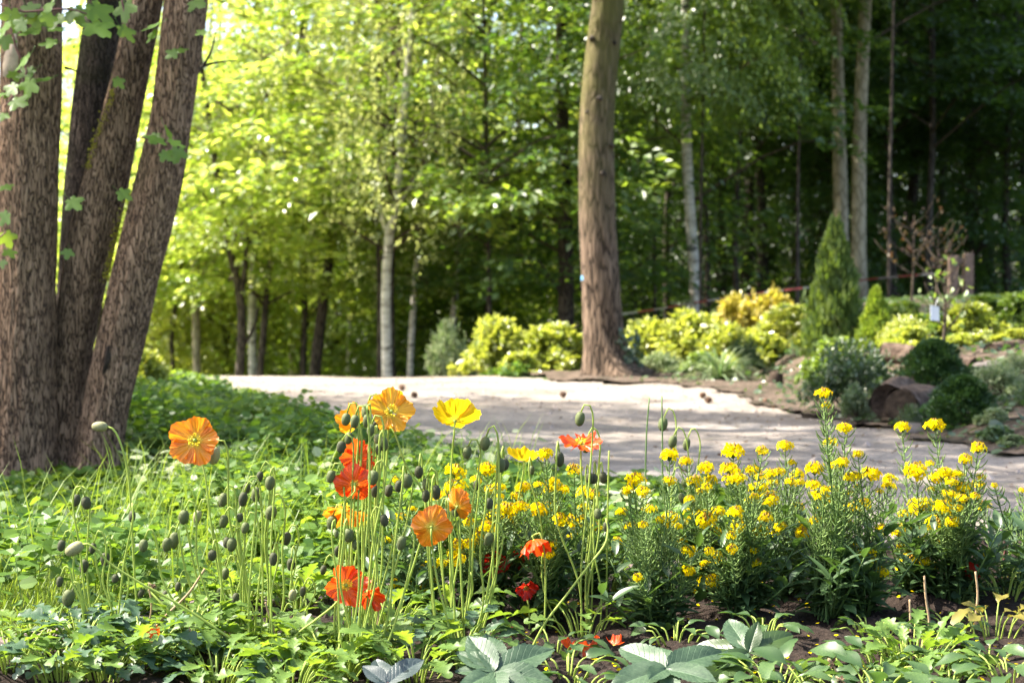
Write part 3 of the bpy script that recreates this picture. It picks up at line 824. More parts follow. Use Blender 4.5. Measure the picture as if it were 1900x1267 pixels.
tree('weeping_birch', 'pale drooping birch between leaning dark trunk and white birches', 'birch', [(650, 720), (652, 600), (655, 400)], 25, 14, B['bark_birch'], 'w', B['leaf_birch'], (1.1, 1.1, 1.0), 2.9, 10, dz=-1.0)
tree('dark_trunk_tree', 'thick dark trunk just left of the brown central trunk', 'tree', [(1050, 720), (1050, 600), (1050, 480), (1046, 330), (1044, 200)], 17, 30, B['bark_dark'], 'c', B['leaf_beech'], (.95, .95, .85), 2.0, 10)
tree('slender_tree', 'thin dark trunk hugging the right edge of the central trunk', 'tree', [(1146, 700), (1146, 560), (1143, 420), (1142, 200)], 20, 13, B['bark_dark'], 'b', B['leaf_beech'], (.9, .9, .9), 3.0, 10)
tree('maple_tree', 'bright maple whose leaves hide the tops of the white birches', 'maple', [(703, 725), (704, 560), (700, 400), (702, 200)], 17.0, 9, B['bark_dark'], 'b', B['leaf_bright'], (1.05, 1.05, .9), 1.0, 8, dz=.35)
tree('maple_tree', 'green maple leaning over the gap left of the central trunk', 'maple', [(905, 725), (908, 560), (905, 400)], 16.4, 9, B['bark_dark'], 'a', B['leaf_mid'], (1.0, 1.0, .9), 2.0, 8, dz=.1)
# bright crowns that fill the upper left
for i, (px, Y, cr, lf, s, z) in enumerate([(250, 26, 'c', 'leaf_bright', 1.15, -.6), (400, 30, 'a', 'leaf_bright', 1.2, -.4), (560, 22, 'b', 'leaf_bright', 1.0, -.5), (640, 29, 'c', 'leaf_bright', 1.2, -.4),
                                            (800, 23, 'a', 'leaf_bright', 1.0, -.2), (900, 21, 'c', 'leaf_mid', 1.0, 0.0), (960, 28, 'b', 'leaf_mid', 1.1, -.6), (180, 20, 'a', 'leaf_bright', 0.9, -.3)]):
    tree('maple_tree', ['bright leaved maple at the far left behind the sycamore stems', 'far bright maple above the forked tree', 'bright maple over the slim leaning trunks', 'far bright maple left of the birches',
                        'yellow green maple right of the birches', 'mid green maple left of the central trunk', 'far green maple behind the lime shrubs', 'bright maple seen between the sycamore stems', 'bright maple behind the leftmost sycamore stem'][i],
         'maple', [(px, 720), (px + 5, 560), (px - 4, 400), (px + 3, 200)], Y, 13, B['bark_dark'], cr, B[lf], (s, s, s * .85), i * 1.3, 9, dz=z)
# --- the darker wood on the right
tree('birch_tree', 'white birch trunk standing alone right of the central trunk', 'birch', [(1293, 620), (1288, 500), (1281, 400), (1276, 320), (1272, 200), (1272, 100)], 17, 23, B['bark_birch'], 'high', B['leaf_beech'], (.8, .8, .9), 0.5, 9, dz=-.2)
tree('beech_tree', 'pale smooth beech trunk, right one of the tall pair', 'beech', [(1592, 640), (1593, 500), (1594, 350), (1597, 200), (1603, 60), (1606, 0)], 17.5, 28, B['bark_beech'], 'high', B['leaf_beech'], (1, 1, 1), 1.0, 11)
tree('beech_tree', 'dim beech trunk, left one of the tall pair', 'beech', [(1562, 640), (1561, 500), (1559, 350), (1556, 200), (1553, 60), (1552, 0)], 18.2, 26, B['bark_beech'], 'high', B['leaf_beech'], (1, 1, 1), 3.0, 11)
DARKT = [(1240, 24, 14), (1312, 22, 10), (1338, 26, 16), (1368, 21, 10), (1384, 28, 20), (1411, 23, 17), (1440, 30, 16), (1470, 26, 10), (1500, 29, 14), (1528, 24, 9), (1625, 27, 15), (1655, 22, 14), (1690, 25, 20), (1722, 21, 13),
         (1750, 29, 16), (1800, 24, 18), (1838, 28, 18), (1872, 23, 13), (1905, 26, 20), (1200, 29, 14)]
CRS = ['r', 'high', 'r', 'high']
for i, (px, Y, w) in enumerate(sorted(DARKT)):
    side = 'between the lone birch and the beech pair' if 1300 < px < 1550 else ('right of the beech pair' if px > 1600 else 'between the central trunk and the lone birch')
    same = [q for q in sorted(DARKT) if (1300 < q[0] < 1550) == (1300 < px < 1550) and (q[0] > 1600) == (px > 1600)]
    k = [q[0] for q in same].index(px)
    nth = ['first', 'second', 'third', 'fourth', 'fifth', 'sixth', 'seventh', 'eighth', 'ninth', 'tenth'][k]
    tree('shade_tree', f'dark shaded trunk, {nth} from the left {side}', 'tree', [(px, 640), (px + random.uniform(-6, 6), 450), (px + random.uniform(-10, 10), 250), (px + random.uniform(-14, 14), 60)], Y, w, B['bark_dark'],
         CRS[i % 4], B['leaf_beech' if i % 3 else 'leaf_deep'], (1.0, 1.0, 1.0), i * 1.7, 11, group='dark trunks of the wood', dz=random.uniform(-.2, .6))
# pendulous sprays in front of the dark wood
for i, (px, Y, s, z, lab) in enumerate([(1300, 15.9, .62, 2.1, 'tree with bright drooping sprays above the lone birch'), (1650, 14.8, .6, 2.2, 'tree with grey green drooping sprays right of the beech pair'),
                                        (1480, 16.6, .5, 2.3, 'tree with drooping sprays left of the beech pair'), (1215, 18.6, .62, 1.9, 'tree with drooping sprays just right of the central trunk')]):
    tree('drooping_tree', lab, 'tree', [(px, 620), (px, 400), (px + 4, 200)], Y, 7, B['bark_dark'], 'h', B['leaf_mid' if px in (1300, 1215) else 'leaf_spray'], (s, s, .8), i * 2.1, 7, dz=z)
# understorey bushes on the wood floor
UND = []
for i in range(34):
    px = 270 + i * 50 + random.uniform(-20, 20)
    Y = random.choice([21, 23, 26, 29] if px < 900 else [23, 26, 29, 32]) + random.uniform(-1, 1)
    UND.append((px, Y))
for i, (px, Y) in enumerate(UND):
    gp = ground_at(px, Y)
    k = i % 2
    place = ('under the forked tree' if px < 520 else 'near the leaning dark trunk' if px < 690 else 'under the white birches' if px < 900 else 'behind the central trunk' if px < 1200 else
             'under the lone birch' if px < 1420 else 'below the beech pair' if px < 1640 else 'in the shade at the far right')
    t = thing('understorey_bush', gp, f'shaded leafy bush on the wood floor {place}', 'bush', f'shaded bushes {place}')
    s = random.uniform(.75, 1.15)
    o = obj('foliage', CR['u' if k else 'u2'], t, Matrix.Translation(gp) @ Matrix.Rotation(i * 2.4, 4, 'Z') @ Matrix.Scale(s, 4))
    set_leaf(o, [B['shrub_lime'], B['leaf_mid'], B['leaf_bright']][i % 3] if (px < 1000 and i % 5 != 1) else B['leaf_beech'] if i % 2 else B['leaf_deep'])  # brighter left and darker right leaf colours stand in for sun and shade
# the far wood closing the view
for nm, N, x0, x1, top, mat in (('far_wood', 20000, -36, -2, 4.2, B['leaf_bright']), ('far_wood', 42000, -2, 44, 8.5, B['leaf_mid'])):
    x = RNG.uniform(x0, x1, N); y = RNG.uniform(38, 58, N)
    cl = np.sin(x*.9) * np.sin(y*.7 + x*.3) + .6*np.sin(x*2.3 + y*1.1)
    z = -1.2 + RNG.random(N)**1.1 * (top + 2*cl)
    obj('far_wood', cloud_mesh('far_wood', np.stack([x, y, z], 1), rv(N), np.tile([0, -.3, 1.], (N, 1)) + rv(N, .6), RNG.uniform(.16, .30, N), mat, LEAF4), kind='stuff')
for i in range(26):
    px = -100 + i * 82 + random.uniform(-25, 25); Y = random.uniform(33, 40)
    left = px < 1000
    tree('far_tree', 'slim trunk at the back of the ' + ('bright wood on the left' if left else 'dark wood on the right'), 'tree', [(px, 640), (px + random.uniform(-9, 9), 400), (px + random.uniform(-12, 12), 150)], Y, random.uniform(8, 15), B['bark_dark'],
         ([None, 'c', 'b'] if left else ['r', 'c', 'high'])[i % 3], B['leaf_bright'] if left and i % 3 else B['leaf_mid'] if left else B['leaf_deep'], (1.2, 1.2, 1.15), i * .9, 12, group='far trunks of the ' + ('bright wood' if left else 'dark wood'), sides=7)
CR['way'] = crown_mesh('crown_way', 51, 4.5, 2.7, 4.2, 70, 95, 0.11, [M['leaf_bright'], M['twig']], low=.9)  # clumped crown for the added trees, shaped to cast patchy shade
# unseen trees added left of the frame to throw dappled shade on the path
for i, (x, y, cr, s) in enumerate([(-3.5, 7.7, 'way', .9), (-5.6, 6.3, 'way', .9), (-6.0, 9.2, 'way', .9), (-8.6, 7.4, 'way', 1.0)]):
    gp = Vector((x, y, Tz(x, y)))
    t = thing('wayside_tree', gp, ['maple just behind the sycamore, beyond the left edge', 'maple left of the sycamore', 'maple on the bank farther behind the sycamore', 'maple farthest left of the sycamore'][i], 'tree')
    mb = MB(); mb.tube([gp - Vector((0, 0, .1)), gp + Vector((.1, 0, 3)), gp + Vector((-.1, .2, 6)), gp + Vector((0, .1, 10))], [.2, .15, .1, .03], 10, 18)
    obj('trunk', mb.mesh('trunk', B['bark_dark'], True, gp), t, Matrix.Translation(gp))
    set_leaf(obj('crown', CR[cr], t, Matrix.Translation(gp) @ Matrix.Rotation(i, 4, 'Z') @ Matrix.Scale(s, 4)), B['leaf_bright'])

# --- the brown central trunk
YC = 11.6
cb = P(1125, 697, YC); cb.z = Tz(cb.x, YC) - 0.05
ct = thing('tall_conifer', cb, 'tall brown trunk standing at the back edge of the path', 'tree')
pts = [(1142, 716, 150), (1135, 694, 116), (1127, 662, 90), (1120, 610, 76), (1115, 520, 71), (1109, 420, 68), (1106, 300, 66), (1108, 210, 64), (1116, 110, 63), (1126, 20, 60), (1132, -60, 58)]
c = [P(a, b, YC) for a, b, w in pts] + [P(1150, -300, YC) , P(1160, -900, YC)]
r = [w * YC / F / 2 for a, b, w in pts] + [0.11, 0.05]
mb = MB()
def cwob(th, s, cc):
    low = max(0, 1 - s / 0.35)
    return 1 + 0.02*np.sin(3*th + s*1.3) + 0.012*np.sin(9*th + s*4) + low*(0.16*np.sin(4*th + .6) + 0.1*np.sin(7*th))
mb.tube(c, r, 40, 120, wob=cwob)
for (ax, ay, bx, by, rr) in [(1100, 690, 1072, 702, 14), (1120, 700, 1112, 716, 14), (1150, 695, 1185, 702, 16), (1165, 690, 1210, 694, 14), (1140, 700, 1160, 716, 13)]:
    a_ = P(ax, ay, YC - .06); b_ = P(bx, by, YC - .1); b_.z = Tz(b_.x, b_.y) - .005
    mb.tube([a_, (a_ + b_)/2 + Vector((0, 0, .008)), b_], [rr*YC/F/2, rr*.8*YC/F/2, .012], 8, 8)
ctr = obj('trunk', mb.mesh('trunk', B['bark_central'], True, cb), ct, Matrix.Translation(cb))
for (kx, ky, kr) in [(1112, 183, 10), (1090, 208, 7), (1118, 322, 10), (1140, 80, 7), (1136, 270, 6), (1098, 70, 7)]:
    q = P(kx, ky, YC - (0.137 if abs(kx - 1112) < 15 else .10)); rr = kr * YC / F / 2
    mb = MB(); mb.tube([q + Vector((0, .05, 0)), q, q + Vector((0, -.022, -.004)), q + Vector((0, -.026, -.004))], [rr*1.6, rr*1.25, rr*.9, rr*.2], 9, 7)
    obj('branch_knot', mb.mesh('branch_knot', B['bark_dark'], True), ct)
pm = MB(); a_ = P(1079, 516, YC - .135)
u = np.linspace(-1, 1, 7)
V = []
for vv in (0, 1):
    for uu in u:
        V.append((a_.x + uu*.009 + .006, a_.y + .03 - uu*.021, a_.z - .02 + .04*vv + random.uniform(-.006, .006)))
pm.add(V, [(i, i + 1, i + 8, i + 7) for i in range(6)])
obj('paint_mark', pm.mesh('paint_mark', B['blue_paint']), ct)
# two dead branches and the crown high above the frame
for (pp, w0) in [([(1150, 108), (1178, 98), (1205, 84)], 5), ([(1146, 250), (1165, 240)], 4), ([(1088, 150), (1070, 160)], 5)]:
    mb = MB(); mb.tube([P(a, b, YC) for a, b in pp], np.linspace(w0, 2, len(pp)) * YC / F / 2, 6, 8)
    obj('dead_branch', mb.mesh('dead_branch', B['bark_central']), ct)
CR['con'] = crown_mesh('crown_con', 31, 8.0, 1.9, 4.3, 380, 54, 0.10, [M['leaf_spray'], M['twig']], 'hang', low=1.0)
obj('crown', CR['con'], ct, Matrix.Translation(cb + Vector((.05, 0, 0))))
# ivy shoots at its foot
n_ = 420
th = RNG.uniform(-2.6, .6, n_); hh = RNG.random(n_)**2 * .42
q = np.stack([cb.x + .10 + (.20 - hh*.12) * np.cos(th), YC + .02 + (.2 - hh*.1) * np.sin(th) * 1.0, cb.z + .03 + hh], 1)
obj('ivy', cloud_mesh('ivy', q, rv(n_) - [0, .3, .4], np.stack([np.cos(th), np.sin(th), 0*th + .4], 1), RNG.uniform(.03, .055, n_), B['shrub_dark'], ROUND), ct)

# --- the sycamore on the left: four stems from one foot
YS = 5.15
sb = P(110, 905, YS); sb.z = Tz(sb.x, YS) - .03
sy = thing('sycamore_tree', sb, 'large sycamore with four rough brown stems at the left edge', 'tree')
STEMS = {
 'left':   ([(30, 935, 190), (35, 880, 150), (38, 800, 130), (40, 700, 118), (48, 600, 110), (50, 500, 104), (53, 350, 106), (57, 200, 108), (58, 60, 108), (60, -60, 104), (60, -500, 94)], YS),
 'middle': ([(122, 920, 120), (122, 860, 88), (127, 780, 72), (130, 700, 70), (142, 600, 74), (160, 500, 80), (182, 400, 84), (205, 300, 78), (228, 200, 68), (250, 100, 62), (270, 0, 60), (290, -90, 56), (340, -500, 44)], YS + .10),
 'rear':   ([(112, 900, 90), (132, 700, 66), (140, 560, 66), (152, 400, 70), (170, 250, 74), (188, 100, 76), (201, 0, 76), (210, -100, 72), (232, -600, 56)], YS + .42),
 'right':  ([(168, 915, 130), (178, 865, 92), (192, 780, 82), (208, 700, 84), (226, 620, 84), (248, 520, 84), (274, 420, 86), (298, 320, 84), (318, 220, 76), (332, 110, 76), (344, 0, 78), (356, -100, 76), (420, -600, 56)], YS + .02),
}
for k, (pp, Yk) in STEMS.items():
    mb = MB()
    c = [P(a, b, Yk) for a, b, w in pp]; rr = [w * Yk / F / 2 for a, b, w in pp]
    sd = random.uniform(0, 9)
    lump = random.uniform(0, 9)
    def swob(th, s, cc, sd=sd):
        low = max(0, 1 - s / 0.3)
        n = np.array([mnoise.noise(Vector((math.cos(a)*1.6 + sd, math.sin(a)*1.6, s*2.4))) for a in th])
        f = np.array([mnoise.noise(Vector((math.cos(a)*9 + sd, math.sin(a)*9, s*5.0))) for a in th])
        g = np.array([1 - abs(mnoise.noise(Vector((math.cos(a)*13 + sd, math.sin(a)*13, s*4.5 + sd)))) * 2 for a in th])
        return 1 + 0.10*n + 0.03*f + 0.035*(g - .5) + low*0.14*np.sin(5*th + sd)
    mb.tube(c, rr, 150, 200, wob=swob)
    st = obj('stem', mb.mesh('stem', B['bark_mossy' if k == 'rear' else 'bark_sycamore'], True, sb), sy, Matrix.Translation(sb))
    st['label'] = {'left': 'thickest pinkish stem with torn bark', 'middle': 'stem leaning right in the middle', 'rear': 'dark stem behind the others', 'right': 'rightmost stem leaning right with a dark hollow'}[k]
# fuzzy moss on the sunny side of two stems
for pp in ([(290, 205), (278, 250), (268, 290), (256, 330), (244, 360), (232, 388)], [(212, 168), (200, 205), (184, 245), (172, 275), (163, 310)], [(225, 400), (214, 440), (205, 480), (198, 520)]):
    L_ = catmull([P(a, b, YS + .02) for a, b in pp], 60); n2 = 260
    q = L_[RNG.integers(0, 60, n2)] + rv(n2, .006) * [1, 2.5, 1]
    obj('moss', cloud_mesh('moss', q, rv(n2) + [-.8, 0, .2], rv(n2), RNG.uniform(.006, .013, n2), B['moss'], LEAF4), sy, kind='stuff')
# hollow, torn patches, pruned stub
def blob_patch(px, py, Y, wx, wz, mat, name, deep=.01, rot=0.0):
    c = P(px, py, Y); mb = MB(); V = [tuple(c + Vector((0, deep, 0)))]; n = 16
    for rg, dy in ((.6, deep*.5), (1.0, 0.012)):
        for i in range(n):
            a = 2*math.pi*i/n; k = rg * (1 + .18*math.sin(3*a + px) + .1*math.sin(5*a))
            ex, ez = wx*k*math.cos(a), wz*k*math.sin(a)
            V.append((c.x + ex*math.cos(rot) + ez*math.sin(rot), c.y + dy + abs(math.cos(a))*.006, c.z + ez*math.cos(rot) - ex*math.sin(rot)))
    Fc = [(0, 1 + i, 1 + (i+1) % n) for i in range(n)] + [(1 + i, 1 + n + i, 1 + n + (i+1) % n, 1 + (i+1) % n) for i in range(n)]
    mb.add(V, Fc)
    return obj(name, mb.mesh(name, mat), sy)
blob_patch(196, 668, YS - .075, .013, .052, B['log_end'], 'hollow', -.004, .18)
blob_patch(10, 668, YS - .098, .026, .040, B['cut_wood'], 'torn_bark', -.004, .2)
blob_patch(22, 105, YS - .105, .034, .085, B['cut_wood'], 'torn_bark', -.004, .15)
mb = MB(); a_ = P(192, 545, YS + .02)
mb.tube([a_ + Vector((0, .04, 0)), a_ + Vector((-.01, -.05, .02)), a_ + Vector((-.02, -.075, .03))], [.05, .036, .02], 12, 8)
# crown high above, and the low leafy shoots
CR['syc'] = crown_mesh('crown_syc', 41, 5.0, 2.2, 4.0, 170, 44, 0.12, [M['leaf_sycamore'], M['twig']], low=.9, tpl=LEAF6)
obj('crown', CR['syc'], sy, Matrix.Translation(sb + Vector((-0.1, 1.0, 0))))
for pp in ([(352, 145), (375, 125), (392, 95), (400, 60)], [(360, 130), (395, 118), (440, 112)], [(120, 126), (136, 130), (150, 138)]):
    mb = MB(); mb.tube([P(a, b, YS + .2) for a, b in pp], np.linspace(7, 2, len(pp)) * YS / F / 2, 6, 10)
    obj('branch', mb.mesh('branch', B['bark_dark']), sy)

def maple_leaf_mesh(seed):
    rs = random.Random(seed)
    prof = []
    lobes = [(-2.25, .52), (-1.15, .86), (0, 1.0), (1.15, .86), (2.25, .52)]
    angs = np.linspace(-2.85, 2.85, 45)
    mb = MB(); V = [(0, 0.0, 0)]; V2 = []
    for a in angs:
        r = .42
        for la, ll in lobes:
            dd = abs(a - la)
            r = max(r, ll * max(0, 1 - (dd / .86)**1.7))
        r *= 1 + .07*math.sin(a*19 + seed)
        V2.append((r*math.sin(a), r*math.cos(a)*.95 + .12, -.10*r*r + .05*math.cos(a*5.4)*r))
    V += V2
    mb.add(V, [(0, i + 1, i + 2) for i in range(len(V2) - 1)])
    mb.tube([(0, .02, 0), (.02, -.35, -.05), (.0, -.75, .05)], [.018, .015, .02], 4, 5)
    return mb.mesh('maple_leaf', B['leaf_sycamore'], True)
mlm = [maple_leaf_mesh(i) for i in range(4)]
LV = [(22, 22, 24), (50, 12, 20), (70, 30, 22), (12, 45, 20), (42, 40, 18), (95, 8, 22), (62, 55, 22), (98, 52, 20), (110, 30, 20), (130, 24, 18), (88, 28, 16), (100, 78, 18), (140, 18, 22), (175, 12, 30), (172, 45, 30), (232, 8, 24), (228, 52, 22),
      (360, 2, 22), (50, 105, 22), (24, 135, 14), (10, 70, 18), (58, 130, 20), (25, 160, 18), (55, 152, 22), (88, 145, 20), (6, 175, 16), (26, 188, 20), (8, 212, 12), (290, 45, 20), (286, 60, 16), (216, 148, 14), (330, 92, 16), (324, 96, 14),
      (310, 240, 22), (292, 256, 20), (318, 262, 18), (330, 278, 18), (302, 285, 14), (224, 356, 16), (132, 372, 18), (8, 345, 14), (12, 398, 16), (10, 435, 18), (14, 465, 14), (5, 485, 10), (126, 465, 12), (378, 58, 12), (288, 250, 14)]
for i, (px, py, s) in enumerate(LV):
    q = P(px, py, YS - random.uniform(.16, .42))
    d = Vector((random.uniform(-.9, .9), random.uniform(-.5, .1), random.uniform(-1, -.1)))
    obj('leaf', mlm[i % 4], sy, frame(q, d, (random.uniform(-.4, .4), random.uniform(-.9, -.2), random.uniform(.3, 1)), s * 1.4 * YS / F))
for pp in ([(0, 8), (40, 22), (80, 20), (130, 18), (172, 30)], [(20, 40), (30, 90), (50, 135), (30, 170), (8, 200)], [(262, 255), (290, 262), (320, 268)], [(0, 440), (12, 430)], [(226, 0), (232, 30), (230, 50)]):
    mb = MB(); mb.tube([P(a, b, YS - .22) for a, b in pp], [.004] * (len(pp) - 1) + [.002], 5, 12)
    obj('twig', mb.mesh('twig', B['stem_red']), sy)

# ------------------------------------------------------------------ shrubs and rock garden behind the path
def bush_mesh(name, seed, n, mats, leaf, tpl=LEAF6, lump=7, flat=.9, shell=.55):
    """unit bush: radius 1, base at z=0, about 1.6 high; clumps of leaves on several lobes with twigs"""
    r = np.random.default_rng(seed)
    cen = []
    for i in range(lump):
        a = r.uniform(0, 2*math.pi); rr = r.uniform(0, .62)
        cen.append((rr*math.cos(a), rr*math.sin(a), r.uniform(.25, 1.05) * (1.05 - .5*rr), r.uniform(.28, .5)))
    cen = np.array(cen)
    ns = max(40, n // 14); I = r.integers(0, lump, ns)
    v = r.normal(0, 1, (ns, 3)); v /= np.linalg.norm(v, axis=1)[:, None]; v[:, 2] = np.abs(v[:, 2]) * .9 - .25
    tipc = cen[I, :3] + v * (cen[I, 3] * r.uniform(shell, 1.12, ns))[:, None]
    tipc[:, 2] = np.maximum(tipc[:, 2] * flat, .03)
    J = r.integers(0, ns, n)
    pos = tipc[J] + r.normal(0, .055, (n, 3)); pos[:, 2] = np.maximum(pos[:, 2], 0.02)
    d = v[J] + r.normal(0, .55, (n, 3)); nn = np.tile([0, 0, 1.], (n, 1)) + .5*v[J] + r.normal(0, .45, (n, 3))
    br = MB()
    for i in range(0, ns, max(1, ns // 22)):
        br.tube([(0, 0, 0), tuple(tipc[i] * [.4, .4, .5]), tuple(tipc[i])], [.022, .014, .005], 3, 4, cap=False)
    return cloud_mesh(name, pos, d, nn, r.uniform(.7, 1.3, n) * leaf, mats, tpl, br, rnd=r.random(n))
BU = {'a': bush_mesh('bush_a', 1, 2600, [M['shrub_lime'], M['twig']], .15), 'b': bush_mesh('bush_b', 2, 2600, [M['shrub_green'], M['twig']], .14, ROUND),
      'c': bush_mesh('bush_c', 3, 4200, [M['shrub_dark'], M['twig']], .085, LEAF4, 9), 'd': bush_mesh('bush_d', 4, 2600, [M['shrub_green'], M['twig']], .13, LEAF6, 6)}
def conifer_mesh(name, seed, n, mats, conical, leaf):
    r = np.random.default_rng(seed)
    u = r.random(n) ** .8
    th = r.uniform(0, 2*math.pi, n)
    R = (np.sqrt(np.clip(1 - u**1.5, 0.0, 1)) if not conical else (1 - u)**.8 * .95 + .04) * (1 + .16*np.sin(th*5 + u*14) + .15*np.sin(th*3 - u*17) + .12*np.sin(th*9 + u*33))
    rad = R * r.uniform(.45, 1.12, n)**.7
    o = np.stack([np.cos(th), np.sin(th), 0*th], 1)
    pos = o * rad[:, None]; pos[:, 2] = u * 2.0 + r.normal(0, .03, n)
    d = o * .8 + np.array([0, 0, .8]) + r.normal(0, .35, (n, 3))
    nn = o + r.normal(0, .5, (n, 3)) + np.array([0, 0, .3])
    br = MB(); br.tube([(0, 0, 0), (0, 0, 1.0), (0, 0, 1.8)], [.08, .06, .01], 6, 4, cap=False)
    return cloud_mesh(name, pos, d, nn, r.uniform(.7, 1.3, n) * leaf, mats, LEAF4, br, rnd=r.random(n))
CN = {'dome': conifer_mesh('conifer_dome', 5, 7000, [M['conifer_dark'], M['twig']], False, .15), 'cone': conifer_mesh('conifer_cone', 6, 6500, [M['conifer'], M['twig']], True, .17)}

def shrub(name, label, cat, px, ptop, pbot, w, Y, me, mat=None, rz=0, part='foliage', group=None, hfac=1.5):
    b = P(px, pbot, Y); z0 = Tz(b.x, Y) - .01; ztop = P(px, ptop, Y).z
    base = Vector((b.x, Y, z0)); t = thing(name, base, label, cat, group)
    sw = w * Y / F / 2 / (1.02 if me in CN.values() else 1.0)
    sh = (ztop - z0) / (2.0 if me in CN.values() else hfac * .93)
    o = obj(part, me, t, Matrix.Translation(base) @ Matrix.Rotation(rz, 4, 'Z') @ Matrix.Diagonal(Vector((sw, sw, sh, 1))))
    if mat: set_leaf(o, mat)
    return t
S = shrub
S('leafy_shrub', 'lime green sunlit shrub at the left end of the row behind the path', 'shrub', 925, 556, 705, 160, 12.9, BU['a'], None, .3)
S('leafy_shrub', 'lime shrub touching the left side of the central trunk', 'shrub', 1030, 575, 705, 170, 12.7, BU['a'], None, 1.4)
S('leafy_shrub', 'small bright shrub low at the path edge, second from the left', 'shrub', 965, 640, 705, 110, 12.2, BU['a'], None, 2.4)
S('leafy_shrub', 'pale green shrub behind the left end of the lime row', 'shrub', 835, 545, 720, 130, 15, BU['c'], M['shrub_pale'], 2.0)
S('leafy_shrub', 'lime shrub directly right of the central trunk', 'shrub', 1195, 560, 700, 150, 13.2, BU['a'], None, 3.4)
S('leafy_shrub', 'broad lime shrub between the central trunk and the orange tinted shrub', 'shrub', 1280, 545, 690, 190, 13, BU['a'], None, 4.6)
S('leafy_shrub', 'shrub with orange and yellow young leaves under the barrier tape', 'shrub', 1405, 508, 670, 170, 13.4, BU['d'], M['shrub_orange'], .6)
S('leafy_shrub', 'yellow green shrub left of the pointed conifer', 'shrub', 1465, 545, 690, 150, 12.4, BU['a'], None, 5.2)
S('leafy_shrub', 'dark rounded little shrub in front of the yellow green shrub', 'shrub', 1385, 600, 690, 70, 11.4, BU['c'], M['conifer_dark'], .2)
S('leafy_shrub', 'low white flecked plant left of the long bladed grass clump', 'shrub', 1230, 640, 700, 110, 12.0, BU['c'], M['shrub_pale'], 1.1)
S('leafy_shrub', 'low green plant behind the long bladed grass clump', 'shrub', 1310, 640, 700, 120, 11.9, BU['b'], None, 2.1)
S('pointed_conifer', 'pointed green conifer rising above the shrubs on the right', 'conifer', 1548, 422, 680, 118, 10.6, CN['cone'])
S('dwarf_conifer', 'dark green cone shaped dwarf conifer behind the rounder one', 'conifer', 1732, 634, 745, 125, 7.7, CN['dome'], None, .5)
S('dwarf_conifer', 'round dark dwarf conifer nearest the path on the right', 'conifer', 1785, 700, 815, 125, 6.7, CN['dome'], None, 2.5)
S('dwarf_conifer', 'lime green feathery dwarf conifer right of the pointed one', 'conifer', 1625, 540, 640, 75, 10.2, CN['cone'], M['conifer_lime'], 1.5)
S('leafy_shrub', 'dark trailing shrub hanging over the left logs', 'shrub', 1580, 590, 770, 190, 7.9, BU['c'], M['shrub_dark'], 2.8)
S('leafy_shrub', 'small dark shrub at the foot of the trailing shrub', 'shrub', 1590, 690, 785, 90, 7.4, BU['c'], M['shrub_dark'], 1.8)
S('leafy_shrub', 'green shrub between the pointed conifer and the tagged sapling', 'shrub', 1570, 600, 700, 130, 9.2, BU['b'], M['shrub_green'], .8)
S('leafy_shrub', 'yellow fern like plant behind the upper log', 'plant', 1675, 565, 660, 110, 9.8, BU['c'], M['shrub_lime'], 3.8)
S('leafy_shrub', 'bright low plant right of the cone shaped dwarf conifer', 'plant', 1790, 610, 675, 110, 9.2, BU['a'], M['shrub_lime'], 4.1)
S('leafy_shrub', 'large leafy green shrub at the right edge below the wooden posts', 'shrub', 1840, 530, 680, 190, 10.8, BU['b'], M['shrub_green'], 2.2)
S('leafy_shrub', 'yellow green shrub cut by the right edge of the picture', 'shrub', 1905, 520, 660, 140, 10.2, BU['a'], M['shrub_green'], 1.2)
S('leafy_shrub', 'grey green shrub beside the round dwarf conifer', 'shrub', 1860, 650, 790, 140, 7.2, BU['c'], M['shrub_pale'], .9)
S('leafy_shrub', 'white edged low plant at the path below the grey green shrub', 'plant', 1840, 745, 830, 80, 6.4, BU['b'], M['shrub_pale'], 2.9)
S('leafy_shrub', 'dark bush filling the shade at the right edge', 'shrub', 1915, 690, 850, 120, 6.8, BU['c'], M['shrub_dark'], 4.9)
S('leafy_shrub', 'small pale tuft at the path near the right edge', 'plant', 1885, 800, 850, 70, 5.9, BU['b'], M['shrub_pale'], 5.9)
S('leafy_shrub', 'yellow shrub glowing beside the rightmost sycamore stem', 'shrub', 270, 630, 720, 110, 9.8, BU['a'], M['shrub_lime'], .9)
S('leafy_shrub', 'lime shrub filling the gap left of the orange tinted shrub', 'shrub', 1345, 575, 690, 140, 12.6, BU['a'], None, 3.1)
S('leafy_shrub', 'tall lime shrub behind the dark rounded little shrub', 'shrub', 1420, 560, 690, 140, 12.9, BU['b'], M['shrub_lime'], 4.3)
S('leafy_shrub', 'yellow leaved shrub touching the foot of the pointed conifer', 'shrub', 1510, 590, 700, 120, 11.2, BU['a'], None, 2.6)
S('leafy_shrub', 'low green plant left of the trailing dark shrub', 'plant', 1515, 650, 730, 80, 9.6, BU['b'], M['shrub_green'], 1.6)
S('leafy_shrub', 'wide green shrub behind the upper log', 'shrub', 1720, 570, 660, 150, 10.2, BU['b'], M['shrub_green'], 5.3)
S('leafy_shrub', 'green shrub right of the lime feathery conifer', 'shrub', 1660, 545, 660, 110, 11.0, BU['d'], M['shrub_green'], .3)
S('leafy_shrub', 'white flecked shrub at the right edge above the dark bush', 'shrub', 1890, 640, 760, 110, 7.6, BU['c'], M['shrub_pale'], 3.3)
S('leafy_shrub', 'leafy plant between the boulder and the trailing shrub', 'plant', 1635, 640, 720, 80, 8.2, BU['b'], M['shrub_dark'], 1.3)
S('leafy_shrub', 'green low plant at the right edge behind the log', 'plant', 1880, 600, 680, 120, 9.0, BU['b'], M['shrub_lime'], 3.6)
